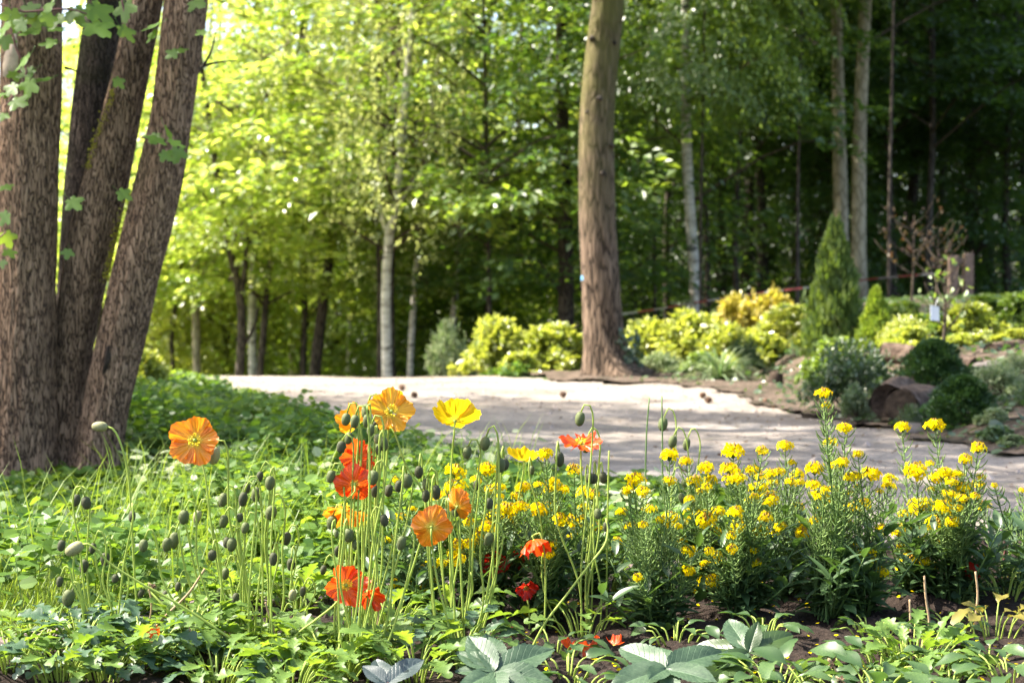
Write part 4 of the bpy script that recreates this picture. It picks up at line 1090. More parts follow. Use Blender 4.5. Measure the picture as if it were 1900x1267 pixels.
S('leafy_shrub', 'dark low plant between the two dwarf conifers and the log', 'plant', 1815, 670, 740, 90, 7.7, BU['c'], M['shrub_dark'], .4)
S('leafy_shrub', 'trailing plant over the brown log below the boulder', 'plant', 1690, 735, 790, 70, 6.9, BU['c'], M['shrub_dark'], 5.4)
S('leafy_shrub', 'pale leaved plant between the round dwarf conifer and the path', 'plant', 1850, 780, 860, 100, 6.1, BU['b'], M['shrub_dark'], 2.4)
S('leafy_shrub', 'lime shrub spilling over the soil in front of the orange tinted shrub', 'shrub', 1420, 600, 700, 130, 11.8, BU['a'], None, .9)
S('leafy_shrub', 'bright shrub at the right below the wooden posts', 'shrub', 1800, 545, 660, 150, 10.0, BU['a'], M['shrub_lime'], 1.9)
S('leafy_shrub', 'yellow green plant above the cone shaped dwarf conifer', 'shrub', 1700, 590, 660, 120, 9.4, BU['b'], M['shrub_lime'], .2)
# rust leaved sapling, and the little tree with the white tag
def sapling(name, label, px, pbot, ptop, Y, leaf, nleaf, spread, size):
    b = P(px, pbot, Y); b.z = Tz(b.x, Y); tp = P(px + 6, ptop, Y)
    t = thing(name, b, label, 'sapling'); mb = MB(); LP = []
    mb.tube([b, b.lerp(tp, .5) + Vector((.01, 0, 0)), tp], [.014, .009, .004], 6, 12)
    for i in range(11):
        k = .35 + .6 * i / 11; a = b.lerp(tp, k); an = i * 2.4
        e = a + Vector((math.cos(an) * spread, math.sin(an) * spread, .5 * spread + .12)) * (1.25 - k * .6)
        mb.tube([a, a.lerp(e, .5) + Vector((0, 0, -.03)), e], [.006, .004, .002], 4, 6)
        for j in range(nleaf):
            LP.append(a.lerp(e, random.uniform(.3, 1.05)) + Vector((random.gauss(0, .03), random.gauss(0, .03), random.gauss(0, .03))))
    obj('trunk', mb.mesh('trunk', M['twig'], True, b), t, Matrix.Translation(b))
    n = len(LP); obj('crown', cloud_mesh('crown', np.array([list(q) for q in LP]), rv(n), rv(n) + [0, 0, .6], RNG.uniform(.6, 1.2, n) * size, leaf, LEAF6), t)
    return t
sapling('rust_sapling', 'thin sapling with rusty brown leaves before the dark wood', 1690, 600, 400, 11.5, M['rust_leaf'], 6, .34, .04)
sapling('rust_sapling', 'sparse reddish sapling left of the wooden posts', 1735, 600, 440, 12.2, M['rust_leaf'], 5, .30, .04)
ts = sapling('tagged_sapling', 'bare young tree carrying a white tag behind the dwarf conifer', 1748, 640, 500, 8.6, M['shrub_green'], 3, .14, .05)
mb = MB(); a_ = P(1735, 580, 8.55)
w2, h2 = .028, .045
mb.add([(a_.x - w2, a_.y, a_.z - h2), (a_.x + w2, a_.y + .004, a_.z - h2 - .006), (a_.x + w2, a_.y + .01, a_.z + h2 - .01), (a_.x - w2, a_.y + .004, a_.z + h2),
        (a_.x - w2, a_.y + .003, a_.z - h2), (a_.x + w2, a_.y + .007, a_.z - h2 - .006), (a_.x + w2, a_.y + .013, a_.z + h2 - .01), (a_.x - w2, a_.y + .007, a_.z + h2)],
       [(0, 1, 2, 3), (7, 6, 5, 4), (0, 4, 5, 1), (1, 5, 6, 2), (2, 6, 7, 3), (3, 7, 4, 0)])
obj('tag', mb.mesh('tag', M['tag'], False), ts)
mb = MB(); mb.tube([a_ + Vector((0, .006, h2 - .012)), a_ + Vector((.02, .02, h2 + .03)), P(1747, 556, 8.6)], [.0015] * 3, 4, 5)
obj('tag_string', mb.mesh('tag_string', M['tag']), ts)
# wooden posts with a crossbar
YP = 14.5
pb_ = P(1785, 560, YP); pb_.z = Tz(pb_.x, YP)
pt = thing('wooden_posts', pb_, 'pair of square wooden posts joined by short rails at the wood edge', 'post')
def box(mb, c, sx, sy_, z0, z1, bev=.008):
    V = []
    for z, k in ((z0, 0), (z1 - bev, 0), (z1, bev)):
        for a, b in ((-1, -1), (1, -1), (1, 1), (-1, 1)):
            V.append((c[0] + a*(sx - k), c[1] + b*(sy_ - k), z))
    Fc = [(3, 2, 1, 0), (8, 9, 10, 11)] + [(l*4 + i, l*4 + (i+1) % 4, (l+1)*4 + (i+1) % 4, (l+1)*4 + i) for l in (0, 1) for i in range(4)]
    mb.add(V, Fc)
for (px, pt_y) in ((1768, 474), (1796, 470)):
    q = P(px, 540, YP); mb = MB(); box(mb, (q.x, YP), .043, .043, pb_.z - .1, P(px, pt_y, YP).z)
    obj('post', mb.mesh('post', M['post'], False), pt)
for py in (484, 517):
    a_ = P(1782, py, YP); mb = MB(); box(mb, (a_.x, YP + .002), .036, .02, a_.z - .03, a_.z + .03)
    obj('rail', mb.mesh('rail', M['post'], False), pt)
# barrier tape: alternate red and white lengths, from the central tree towards the posts
tp = thing('barrier_tape', P(1400, 545, 14.6), 'sagging red and white barrier tape strung behind the shrubs', 'tape')
ends = [P(1150, 583, 13.2), P(1210, 575, 13.4), P(1300, 560, 13.9), P(1400, 545, 14.4), P(1500, 533, 14.5), P(1625, 517, 14.6), P(1768, 505, 14.46)]
L = catmull(ends, 60)
for i in range(20):
    seg = L[i*3:i*3 + 4] if i < 19 else L[57:]
    mb = MB(); V = []
    for q in seg:
        tw = .3*math.sin(q[0]*3)
        V += [(q[0], q[1] + .02*tw, q[2] + .008), (q[0], q[1] - .02*tw, q[2] - .008)]
    mb.add(V, [(2*j, 2*j + 1, 2*j + 3, 2*j + 2) for j in range(len(seg) - 1)])
    obj('red_band' if i % 2 else 'white_band', mb.mesh('tape_band', M['tape_red'] if i % 2 else M['tape_white']), tp)
# logs, boulders, stump
def log(label, pa, pb, Ya, Yb, ra, rb, hollow=False):
    a, b = P(pa[0], pa[1], Ya), P(pb[0], pb[1], Yb)
    base = Vector(((a.x + b.x)/2, (a.y + b.y)/2, min(a.z - ra, b.z - rb)))
    t = thing('log', base, label, 'log'); mb = MB(); sd = random.uniform(0, 9)
    wob = lambda th, s, c: 1 + .08*np.sin(3*th + sd + s*3) + .05*np.sin(7*th - s*9 + sd) + .03*np.sin(13*th + s*20)
    mb.tube([a, a.lerp(b, .35) + Vector((0, 0, .015)), a.lerp(b, .7) - Vector((0, 0, .01)), b], [ra, ra*1.02, rb*1.05, rb], 22, 26, wob=wob, cap=False)
    obj('bark', mb.mesh('bark', M['log'], True, base), t, Matrix.Translation(base))
    for e, o_, r_ in ((a, b, ra), (b, a, rb)):
        dirn = (e - o_).normalized(); x = dirn.cross(Vector((0, 0, 1))).normalized(); z = x.cross(dirn)
        mb = MB(); V = [tuple(e - dirn * (.05 if hollow else -.004))]
        for rg in (.5, 1.0):
            for i in range(20):
                an = 2*math.pi*i/20; k = r_*rg*(.98 + .05*math.sin(3*an + sd))
                V.append(tuple(e + x*k*math.cos(an) + z*k*math.sin(an) - dirn*(.03 if hollow and rg < .9 else .002)))
        mb.add(V, [(0, 1 + i, 1 + (i+1) % 20) for i in range(20)] + [(1 + i, 21 + i, 21 + (i+1) % 20, 1 + (i+1) % 20) for i in range(20)])
        obj('cut_end', mb.mesh('cut_end', M['log_end'], False), t)
    return t
log('long sunlit log lying behind the dwarf conifers', (1640, 655), (1805, 688), 8.6, 8.2, .06, .075)
log('log at the right edge behind the grey green shrub', (1838, 655), (1960, 650), 8.5, 8.7, .06, .055)
log('thick dark log with hollow end under the trailing shrub', (1645, 745), (1700, 720), 7.15, 7.8, .085, .08, True)
log('brown log below the boulder, beside the hollow one', (1672, 752), (1770, 742), 7.0, 7.6, .085, .08)
def rock_mesh(seed):
    r = random.Random(seed); mb = MB(); V, Fc = [], []; nu, nv = 18, 10
    for j in range(nv + 1):
        ph = math.pi * j / nv
        for i in range(nu):
            th = 2*math.pi*i/nu; v = Vector((math.sin(ph)*math.cos(th), math.sin(ph)*math.sin(th), math.cos(ph)))
            k = 1 + .28*mnoise.noise(v*1.3 + Vector((seed*3, 0, 0))) + .1*mnoise.noise(v*3.5 + Vector((0, seed, 0)))
            V.append(tuple(v*k))
    for j in range(nv):
        for i in range(nu):
            Fc.append((j*nu + i, j*nu + (i+1) % nu, (j+1)*nu + (i+1) % nu, (j+1)*nu + i))
    mb.add(V, Fc); return mb.mesh('rock', M['rock'], True)
for lab, px, py, Y, sx, sz in [('grey boulder left of the cone shaped dwarf conifer', 1668, 715, 7.75, .105, .075), ('small rock in the shade behind the grass clump', 1440, 700, 10.4, .05, .04), ('flat rock between the logs at the right', 1830, 690, 7.9, .10, .05),
                               ('low stone at the foot of the round dwarf conifer', 1700, 800, 6.75, .10, .035)]:
    b = P(px, py, Y); b.z = Tz(b.x, Y) + sz * .5
    tag(obj('boulder', rock_mesh(px), None, Matrix.Translation(b) @ Matrix.Rotation(px, 4, 'Z') @ Matrix.Diagonal((sx, sx*.8, sz, 1))), lab, 'rock')
b = P(1437, 712, 10.2); b.z = Tz(b.x, 10.2)
st = thing('tree_stump', b, 'short dark broken stump on the bare soil behind the path', 'stump')
mb = MB(); mb.tube([b - Vector((0, 0, .03)), b + Vector((.005, 0, .05)), b + Vector((.02, 0, .10))], [.065, .05, .038], 12, 8, wob=lambda th, s, c: 1 + .15*np.sin(4*th + 1) + .08*np.sin(9*th))
obj('stump_wood', mb.mesh('stump_wood', M['log_end']), st)
# long bladed grass clump
def tuft(name, label, cat, base, n, L, mat, spread=.6, wide=1.0, group=None, kind=None):
    t = thing(name, base, label, cat, group)
    az = RNG.uniform(0, 2*math.pi, n); lean = RNG.uniform(.05, spread, n)
    d = np.stack([np.cos(az)*lean, np.sin(az)*lean, 1 - lean*.45], 1)
    o = np.stack([np.cos(az), np.sin(az), 0*az], 1)
    pos = np.array(list(base)) + o * RNG.uniform(0, .12*L, n)[:, None]
    tv = BLADE[0].copy(); tv[:, 0] *= wide; tv[:, 2] *= -1.0
    tv[4:6, 1] = .78; tv[6, 1] = .92; tv[4:6, 2] *= 1.6; tv[6, 2] *= 2.2
    obj('blades', cloud_mesh('blades', pos, d, o * -1 + [0, 0, .001], RNG.uniform(.6, 1.1, n)*L, mat, (tv, BLADE[1])), t)
    return t
tv_b = ground_at(1335, 10.9)
tuft('grass_clump', 'clump of long pale striped grass blades on bare soil', 'grass clump', tv_b, 190, .34, M['sedge'], 1.25, 1.8)
# fallen cones on the path
def cone_mesh():
    mb = MB(); mb.tube([(0, 0, -.012), (0, 0, 0), (0, 0, .02), (0, 0, .032)], [.008, .02, .017, .004], 9, 9)
    for i in range(40):
        a = i*2.4; z = -.008 + .036*i/40; r = .021*math.sqrt(max(.05, 1 - ((z - .004)/.034)**2))
        o = Vector((math.cos(a), math.sin(a), 0)); s = Vector((-o.y, o.x, 0)) * .006; q = o*r + Vector((0, 0, z))
        mb.add([tuple(q - s - o*.006), tuple(q + s - o*.006), tuple(q + o*.006 + Vector((0, 0, .003)))], [(0, 1, 2)])
    return mb.mesh('cone_scales', M['cone'], False)
cm = cone_mesh()
for px, py, lab in [(747, 722, 'brown cone on the pale path above the golden poppy, left one'), (771, 734, 'brown cone on the pale path above the golden poppy, right one'), (1047, 731, 'brown cone on the path left of the central trunk base'),
                    (1317, 743, 'brown cone on the path below the grass clump'), (1302, 735, 'reddish cone on the path left of the cone below the grass clump'), (1425, 745, 'brown cone on the path right of the grass clump')]:
    Y = HC * F / (py - 560); q = ground_at(px, Y)
    tag(obj('pine_cone', cm, None, Matrix.Translation(q + Vector((0, 0, .018))) @ Matrix.Rotation(px, 4, 'Z') @ Matrix.Rotation(1.2, 4, 'X')), lab, 'cone')

# ------------------------------------------------------------------ ground cover and grass left of the path
def left_zone(x, y):
    return (~on_path(x - .06, y)) & ~((x > .1) & (y > 5.2)) & (y > bed_y(x) + .06) & (x < 2.0) & (x > -.42*y - .4)
n_ = 16000                                                    # stalks; each carries a few three-part leaves
u = RNG.random(n_)
y = 2.5 + 10.5 * u**1.35; x = RNG.uniform(-.45, .16, n_) * (y + 1.0)
k = left_zone(x, y) & ~((x > .25) & (y < 5.5) & (RNG.random(n_) < .2))
k &= ~(((y < 3.3) & (x < -.5)) & (RNG.random(n_) < .8))       # short grass at the lower left
x, y = x[k], y[k]; n_ = len(x)
hh = (.045 + .16 * np.clip(.5 + .5*np.sin(x*3.1 + 1.3)*np.sin(y*2.3) + .35*np.sin(x*7 + y*5), 0, 1)) * RNG.uniform(.6, 1.25, n_)
hh *= 1 - .55*sstep(-.5, .3, x) * sstep(6, 3.4, y)
hh *= 1 - .85*sstep(-.8, -1.1, x) * sstep(3.4, 3.9, y) * sstep(5.7, 5.3, y)
hh *= 1 - .5*sstep(5.5, 8, y)
hh *= np.where(on_path(x + .25, y - .1), .45, 1.0)
base = np.stack([x, y, T(x, y) - .02], 1)
top = base + np.stack([RNG.normal(0, .03, n_), RNG.normal(0, .03, n_), hh + .02], 1)
per = 9
I = np.repeat(np.arange(n_), per)
fr = RNG.uniform(.55, 1.05, len(I))
pos = base[I] * (1 - fr)[:, None] + top[I] * fr[:, None]
az = RNG.uniform(0, 2*math.pi, len(I))
d = np.stack([np.cos(az), np.sin(az), RNG.normal(-.05, .3, len(I))], 1)
nn = np.tile([0, -.12, 1.], (len(I), 1)) + rv(len(I), .35)
sz = RNG.uniform(.017, .036, len(I)) * (1 + .05*y[I])
clump_r = np.clip(.5 + .28*np.sin(x*5 + y*3) + .2*np.sin(x*13 - y*9) + RNG.normal(0, .16, n_), 0, 1)[I]
tag(obj('ground_cover', cloud_mesh('ground_cover', pos + nrm(d) * .012, d, nn, sz, M['cover'], ROUND, rnd=clump_r)), 'leafy green ground cover left of the path', 'ground cover', kind='stuff')
mbS = MB()
for i in range(0, n_, 5):
    mbS.add([tuple(base[i] - [.0012, 0, 0]), tuple(base[i] + [.0012, 0, 0]), tuple(top[i] + [.0008, 0, 0]), tuple(top[i] - [.0008, 0, 0])], [(0, 1, 2, 3)])
obj('ground_cover_stalks', mbS.mesh('ground_cover_stalks', M['stem_dark'], False), kind='stuff')
# pale white edged leaves lit by the sun
def pale_patch(px, py, sx, sy_, n, size):
    Y0 = HC * F / (py - 560 + 20)
    c = ground_at(px, Y0)
    q = np.stack([RNG.normal(c.x, sx, n), RNG.normal(c.y, sy_, n), np.zeros(n)], 1)
    q[:, 2] = T(q[:, 0], q[:, 1]) + RNG.uniform(.06, .15, n)
    return q, size
PQ = []
for a in [(345, 890, .10, .16, 60, .04), (400, 885, .08, .12, 36, .04), (640, 850, .04, .08, 10, .04), (790, 880, .16, .3, 120, .04), (850, 875, .14, .2, 70, .035), (1180, 975, .08, .1, 40, .03), (475, 800, .03, .06, 8, .05), (610, 850, .04, .05, 8, .04)]:
    PQ.append(pale_patch(*a)[0])
PQ = np.concatenate(PQ); n2 = len(PQ)
tag(obj('white_edged_leaves', cloud_mesh('white_edged_leaves', PQ, rv(n2) * [1, 1, .3], np.tile([0, -.1, 1.], (n2, 1)) + rv(n2, .3), RNG.uniform(.028, .05, n2), M['cover_white'], ROUND)), 'pale white edged leaves among the ground cover', 'ground cover', kind='stuff')

def grass(name, label, n, xr, yr, hr, wide, lean=.35, cond=None):
    x = RNG.uniform(*xr, n); y = RNG.uniform(*yr, n)
    k = (y > bed_y(x) + .05) & ~on_path(x, y)
    if cond: k &= cond(x, y)
    x, y = x[k], y[k]; m = len(x)
    az = RNG.uniform(0, 2*math.pi, m); le = RNG.uniform(.02, lean, m)
    o = np.stack([np.cos(az), np.sin(az), 0*az], 1)
    d = o * le[:, None] + [0, 0, 1.]
    tv = BLADE[0].copy(); tv[:, 0] *= wide; tv[:, 2] *= -1.2
    tag(obj(name, cloud_mesh(name, np.stack([x, y, T(x, y) - .01], 1), d, -o, RNG.uniform(*hr, m), M['grass'], (tv, BLADE[1]))), label, 'grass', kind='stuff')
grass('tall_grass', 'tall thin grass blades among the poppies and ground cover', 900, (-1.15, .05), (2.6, 4.4), (.12, .32), .32)
grass('short_grass', 'short yellow green grass at the lower left', 16000, (-1.5, -.25), (2.4, 3.7), (.03, .085), .85, .8, cond=lambda x, y: (x + .42*(y - 2.4) < -.28))
grass('path_moss', 'tiny grass tufts along the path edge', 2500, (-1.0, 1.6), (3.6, 6.5), (.015, .04), 1.2, .9, cond=lambda x, y: np.sin(x*9)*np.sin(y*11) > .2)

# ------------------------------------------------------------------ leaf shapes for the bed
def blade_mesh(name, mat, prof, rows=12, W=.3, arch=.25, fold=.12, serr=0.0, lobes=0, depth=.5, twist=0.0, seed=0, stalk=0.0, ripple=0.0, vein=False):
    """unit-length leaf: y along, x across, z up"""
    rs = random.Random(seed)
    us = (-1, -.55, -.14, 0, .14, .55, 1) if vein else (-1, -.5, 0, .5, 1)
    mb = MB(); V, UV = [], []
    for i in range(rows + 1):
        t = i / rows
        w = W * prof(t)
        if lobes:
            w *= (1 - depth) + depth * abs(math.sin(math.pi * (t * lobes + .15)))**.7
        tw = twist * t
        for u in us:
            e = 1.0
            if serr and abs(u) == 1:
                e = 1 + serr * (1 if i % 2 else -1)
            xx = u * w * e
            back = (abs(u) * .10 * (lobes > 0)) * (1 if i % 2 else -.4)
            zz = fold * abs(u) * w / max(W, 1e-6) * W - arch * t * t + ripple * math.sin(t*9 + u*2.0 + seed) * abs(u)
            if vein and u == 0: zz -= .012
            xx, zz = xx*math.cos(tw) - zz*math.sin(tw)*.3, zz + xx*math.sin(tw)
            V.append((xx, t*(1 - .18*arch*t) + back*W*.6, zz))
            UV.append((u*.5 + .5, t))
    m = len(us)
    Fc = [(i*m + j, i*m + j + 1, (i+1)*m + j + 1, (i+1)*m + j) for i in range(rows) for j in range(m - 1)]
    mb.add(V, Fc, 0, UV)
    if stalk:
        mb.tube([(0, -stalk, -.04), (0, -stalk*.4, .02), (0, .02, 0)], [.02, .017, .014], 5, 5)
    return mb.mesh(name, mat, True)

lance = lambda t: math.sin(math.pi * min(1, t**.75))**.8 * (1 if t < .98 else .2) + .02
ovate = lambda t: (math.sin(math.pi * t**.8)**.75) + .03
spoon = lambda t: .22 + .78*math.sin(math.pi*min(1, max(0, (t - .1)/.95)))**.9 if t > .1 else .22
obov = lambda t: max(.03, math.sin(math.pi * t**1.25)**.8)

WL = [blade_mesh(f'wallflower_leaf_{i}', M['wall_leaf'], lance, 8, .115 + .02*i, [.12, .35, .22][i], .3, seed=i) for i in range(3)]
PLm = [blade_mesh(f'poppy_leaf_{i}', M['poppy_leaf'], spoon, 18, .30, [.25, .5, .1, .35][i], .3, lobes=[3.6, 3.1, 4.2, 3.4][i], depth=.80, seed=i, ripple=.03, twist=[.2, -.3, .4, 0][i]) for i in range(4)]
PLb = [blade_mesh(f'blue_poppy_leaf_{i}', M['poppy_leaf_blue'], spoon, 18, .34, [.35, .15, .55][i], .25, lobes=[3.1, 3.6, 3.4][i], depth=.75, seed=i + 9, ripple=.04) for i in range(3)]
WEm = [blade_mesh(f'weed_leaf_{i}', M['weed_leaf'], [ovate, obov, spoon][i], 11, [.22, .26, .24][i], [.5, .3, .6][i], .3, serr=[.06, .0, .10][i], seed=i + 20, ripple=.03) for i in range(3)]
YLm = [blade_mesh(f'yellow_leaf_{i}', M['yellow_leaf'], spoon, 12, .32, [.7, .4][i], .35, lobes=3, depth=.6, seed=i + 30, ripple=.06) for i in range(2)]

# ------------------------------------------------------------------ poppies
def petal_mesh(mat, seed, R, half, cup, ruffle, nu=34, nv=14, asym=0.0):
    rs = random.Random(seed); ph = [rs.uniform(0, 6.28) for _ in range(6)]
    mb = MB(); V, UV = [], []
    for j in range(nv + 1):
        v = j / nv
        for i in range(nu + 1):
            u = -1 + 2*i/nu
            a = u * half * (0.45 + .55*min(1, v*2.2))
            edge = 1 - .24*abs(u)**2.2 + ruffle*.55*(math.sin(5*u + ph[0])*.5 + math.sin(11*u + ph[1])*.3 + math.sin(23*u + ph[2])*.22)*v
            r = R * (v**.9) * edge
            z = cup*R*(v**1.7) + ruffle*R*v*v*(.55*math.sin(4*u + ph[3]) + .35*math.sin(9*u + ph[4]) + .16*math.sin(17*u + ph[5] + 3*v)) + .12*R*cup*abs(u)**2*v + asym*R*v*v + R*v*(.022*math.sin(31*u + ph[1] + 2*math.sin(4*v + ph[2])) + .03*math.sin(15*u + ph[0] + 3*v)*math.sin(6*v + ph[4]))
            V.append((r*math.sin(a), r*math.cos(a), z)); UV.append((i/nu, v))
    m = nu + 1
    mb.add(V, [(j*m + i, j*m + i + 1, (j+1)*m + i + 1, (j+1)*m + i) for j in range(nv) for i in range(nu)], 0, UV)
    return mb.mesh('petal', mat, True)

def stamens_mesh(R, mat, n=46, seed=0):
    rs = random.Random(seed); mb = MB()
    for i in range(n):
        a = rs.uniform(0, 6.28); r = R*rs.uniform(.55, 1.0); h = R*rs.uniform(.35, .95)
        b = Vector((math.cos(a)*R*.18, math.sin(a)*R*.18, 0)); e = Vector((math.cos(a)*r, math.sin(a)*r, h))
        s = Vector((-math.sin(a), math.cos(a), 0)) * R*.035
        mb.add([tuple(b - s), tuple(b + s), tuple(e)], [(0, 1, 2)])
        k = R*.13
        up = Vector((0, 0, k)); o = Vector((math.cos(a)*k, math.sin(a)*k, 0)); s2 = s.normalized()*k*.8
        mb.add([tuple(e - o), tuple(e + s2), tuple(e + o), tuple(e - s2), tuple(e + up), tuple(e - up*.8)], [(0, 1, 4), (1, 2, 4), (2, 3, 4), (3, 0, 4), (1, 0, 5), (2, 1, 5), (3, 2, 5), (0, 3, 5)])
    return mb.mesh('stamens', mat, False)

def stem_obj(t, pts, r, mat, n=26, name='stem'):
    mb = MB(); rr = np.linspace(r, r*.8, len(pts))
    mb.tube(pts, rr, 7, n)
    return obj(name, mb.mesh(name, mat, True), t)

# name, px, py, width px, facing, cup, colour, heart, stem px list below the flower, distance, ground px
FL = [
 ('large orange poppy facing the viewer, standing alone at the left', 362, 817, 88, (.05, -1, .22), .18, 'petal_orange', 'stamen', [(380, 880), (390, 960), (405, 1060)], 2.42, 445, .10, 5),
 ('golden orange poppy facing the viewer at the top of the middle group', 725, 764, 88, (.30, -.95, .35), .15, 'petal_gold', 'stamen', [(735, 810), (752, 860), (790, 930), (770, 1040)], 2.42, 700, .12, 5),
 ('folded golden poppy half hidden behind buds, left of the golden orange one', 660, 783, 62, (-.5, .6, .5), .6, 'petal_gold', 'stamen', [(664, 840), (672, 930)], 2.50, 668, .2, 4),
 ('bright yellow poppy seen from below beside the golden orange one', 845, 776, 90, (.08, .62, .72), .36, 'petal_yellow', 'stamen', [(840, 830), (836, 900), (838, 1000)], 2.45, 846, .10, 4),
 ('crumpled red orange poppy, uppermost of the three stacked ones', 664, 848, 62, (.25, -.9, .2), .28, 'petal_red', 'stamen_dark', [(678, 900), (676, 1000)], 2.36, 668, .20, 5),
 ('red orange poppy seen from behind, middle of the three stacked ones', 658, 897, 80, (-.1, .92, .3), .22, 'petal_red', 'stamen', [(640, 930), (632, 1000), (626, 1100)], 2.32, 628, .13, 4),
 ('light orange poppy tilted up, lowest of the three stacked ones', 638, 945, 80, (.05, .45, .72), -.25, 'petal_orange', 'stamen', [(650, 1000), (655, 1100)], 2.40, 655, .12, 4),
 ('yellow cup shaped poppy just right of the middle of the bed', 972, 852, 56, (.05, .35, .9), .55, 'petal_yellow', 'stamen', [(965, 910), (950, 1000)], 2.75, 930, .14, 4),
 ('red orange poppy opening upward, rightmost of the tall poppies', 1078, 822, 76, (.0, -.25, .95), .16, 'petal_red', 'stamen', [(1078, 870), (1085, 950), (1098, 1020)], 2.68, 1098, .18, 5),
 ('orange poppy with pale heart seen from behind, in front of the wallflowers', 800, 977, 76, (-.05, .95, .1), .25, 'petal_orange', 'stamen', [(803, 1020), (812, 1080), (830, 1150)], 2.30, 850, .12, 4),
 ('orange poppy half hidden behind nodding buds above the pale hearted one', 850, 938, 58, (.4, .8, .3), .4, 'petal_orange', 'stamen', [(852, 1000), (856, 1080)], 2.42, 862, .14, 4),
 ('small yellow poppy mostly hidden behind dark buds at the middle', 808, 925, 36, (-.2, .5, .6), .5, 'petal_yellow', 'stamen', [(812, 980), (820, 1060)], 2.55, 836, .12, 4),
 ('red orange poppy low behind the tall stems of the middle group', 641, 1086, 80, (.45, -.75, .3), .25, 'petal_red', 'stamen', [(622, 1120), (585, 1150), (545, 1185)], 2.29, 520, .18, 4),
 ('withered red poppy beside the low red orange one', 685, 1104, 52, (.3, -.6, -.45), .6, 'petal_red', 'stamen_dark', [(690, 1130), (694, 1170)], 2.30, 694, .25, 4),
 ('hanging red orange poppy among the wallflowers, pale at its base', 992, 1006, 58, (.25, -.6, -.7), .65, 'petal_red', 'stamen_dark', [(1003, 990), (1012, 1060)], 2.60, 1010, .22, 4),
 ('scarlet poppy glimpsed behind wallflower stems, left one', 914, 1042, 52, (.2, -.8, -.2), .5, 'petal_scarlet', 'stamen_dark', [(922, 1090), (926, 1130)], 2.72, 925, .22, 4),
 ('scarlet poppy glimpsed behind wallflower stems, lower one', 976, 1090, 40, (.2, -.7, -.3), .6, 'petal_scarlet', 'stamen_dark', [(980, 1120), (982, 1140)], 2.66, 982, .22, 4),
 ('dark scarlet poppy deep among the wallflowers', 965, 1035, 46, (-.2, -.7, .2), .5, 'petal_scarlet', 'stamen_dark', [(968, 1080), (968, 1120)], 2.80, 966, .22, 4),
 ('orange red poppy low among the leaves at the left', 289, 1186, 46, (-.6, -.6, .5), .5, 'petal_red', 'stamen_dark', [(300, 1210), (306, 1230)], 2.30, 306, .2, 4),
 ('small scarlet flower low at the right edge of the bed', 1803, 1062, 34, (.0, -.7, .5), .5, 'petal_scarlet', 'stamen_dark', [(1808, 1090), (1812, 1110)], 2.80, 1814, .25, 5),
]
FLPOS = []
for fi, (lab, px, py, w, face, cup, colr, stm, spts, Y, gpx, ruf, npet) in enumerate(FL):
    c = P(px, py, Y); gb = ground_at(gpx, Y); gb.z = Bz(gb.x, Y)
    t = thing('poppy_flower', gb, lab, 'poppy', 'poppies in flower')
    FLPOS.append((px, py, lab))
    f = Vector(face).normalized()
    R = w * Y / F / 2 * 1.04
    up = Vector((0, 0, 1)) if abs(f.z) < .9 else Vector((0, -1, 0))
    x = up.cross(f).normalized(); yv = f.cross(x)
    ctr = c - f * (R * .18 * (1 if cup > .3 else .6))
    Mx = Matrix(((x.x, yv.x, f.x), (x.y, yv.y, f.y), (x.z, yv.z, f.z))).to_4x4()
    a0 = random.uniform(-.3, .3)
    for i in range(npet):
        outer = i % 2
        ang = a0 + i * 2*math.pi/npet + random.uniform(-.1, .1)
        pm_ = petal_mesh(M[colr], fi*10 + i, R * random.uniform(.84, 1.1), (1.0 if npet == 4 else .86) * random.uniform(.92, 1.05), cup * random.uniform(.7, 1.3), ruf*1.25, asym=random.uniform(-.12, .14))
        obj('petal', pm_, t, Matrix.Translation(ctr + f * (.0022*(1 - outer) + .0006*i)) @ Mx @ Matrix.Rotation(ang, 4, 'Z'))
    obj('stamens', stamens_mesh(R*.27, M[stm], 50, fi), t, Matrix.Translation(ctr + f*.003) @ Mx)
    mb = MB(); mb.tube([(0, 0, -.002), (0, 0, R*.10), (0, 0, R*.22), (0, 0, R*.24)], [R*.04, R*.085, R*.075, R*.02], 8, 8)
    obj('pistil', mb.mesh('pistil', M['pistil']), t, Matrix.Translation(ctr) @ Mx)
    sp = [ctr, ctr - f * R * .28 + Vector((0, 0, -R*.25))] + [P(a, b, Y) for a, b in spts if P(a, b, Y).z > gb.z + .04] + [gb - Vector((0, 0, .01))]
    if f.z < -.2: sp = [ctr, ctr - f*R*.3] + [P(a, b, Y) for a, b in spts] + [gb - Vector((0, 0, .01))]
    stem_obj(t, sp[::-1], .0019, M['stem'], 30)

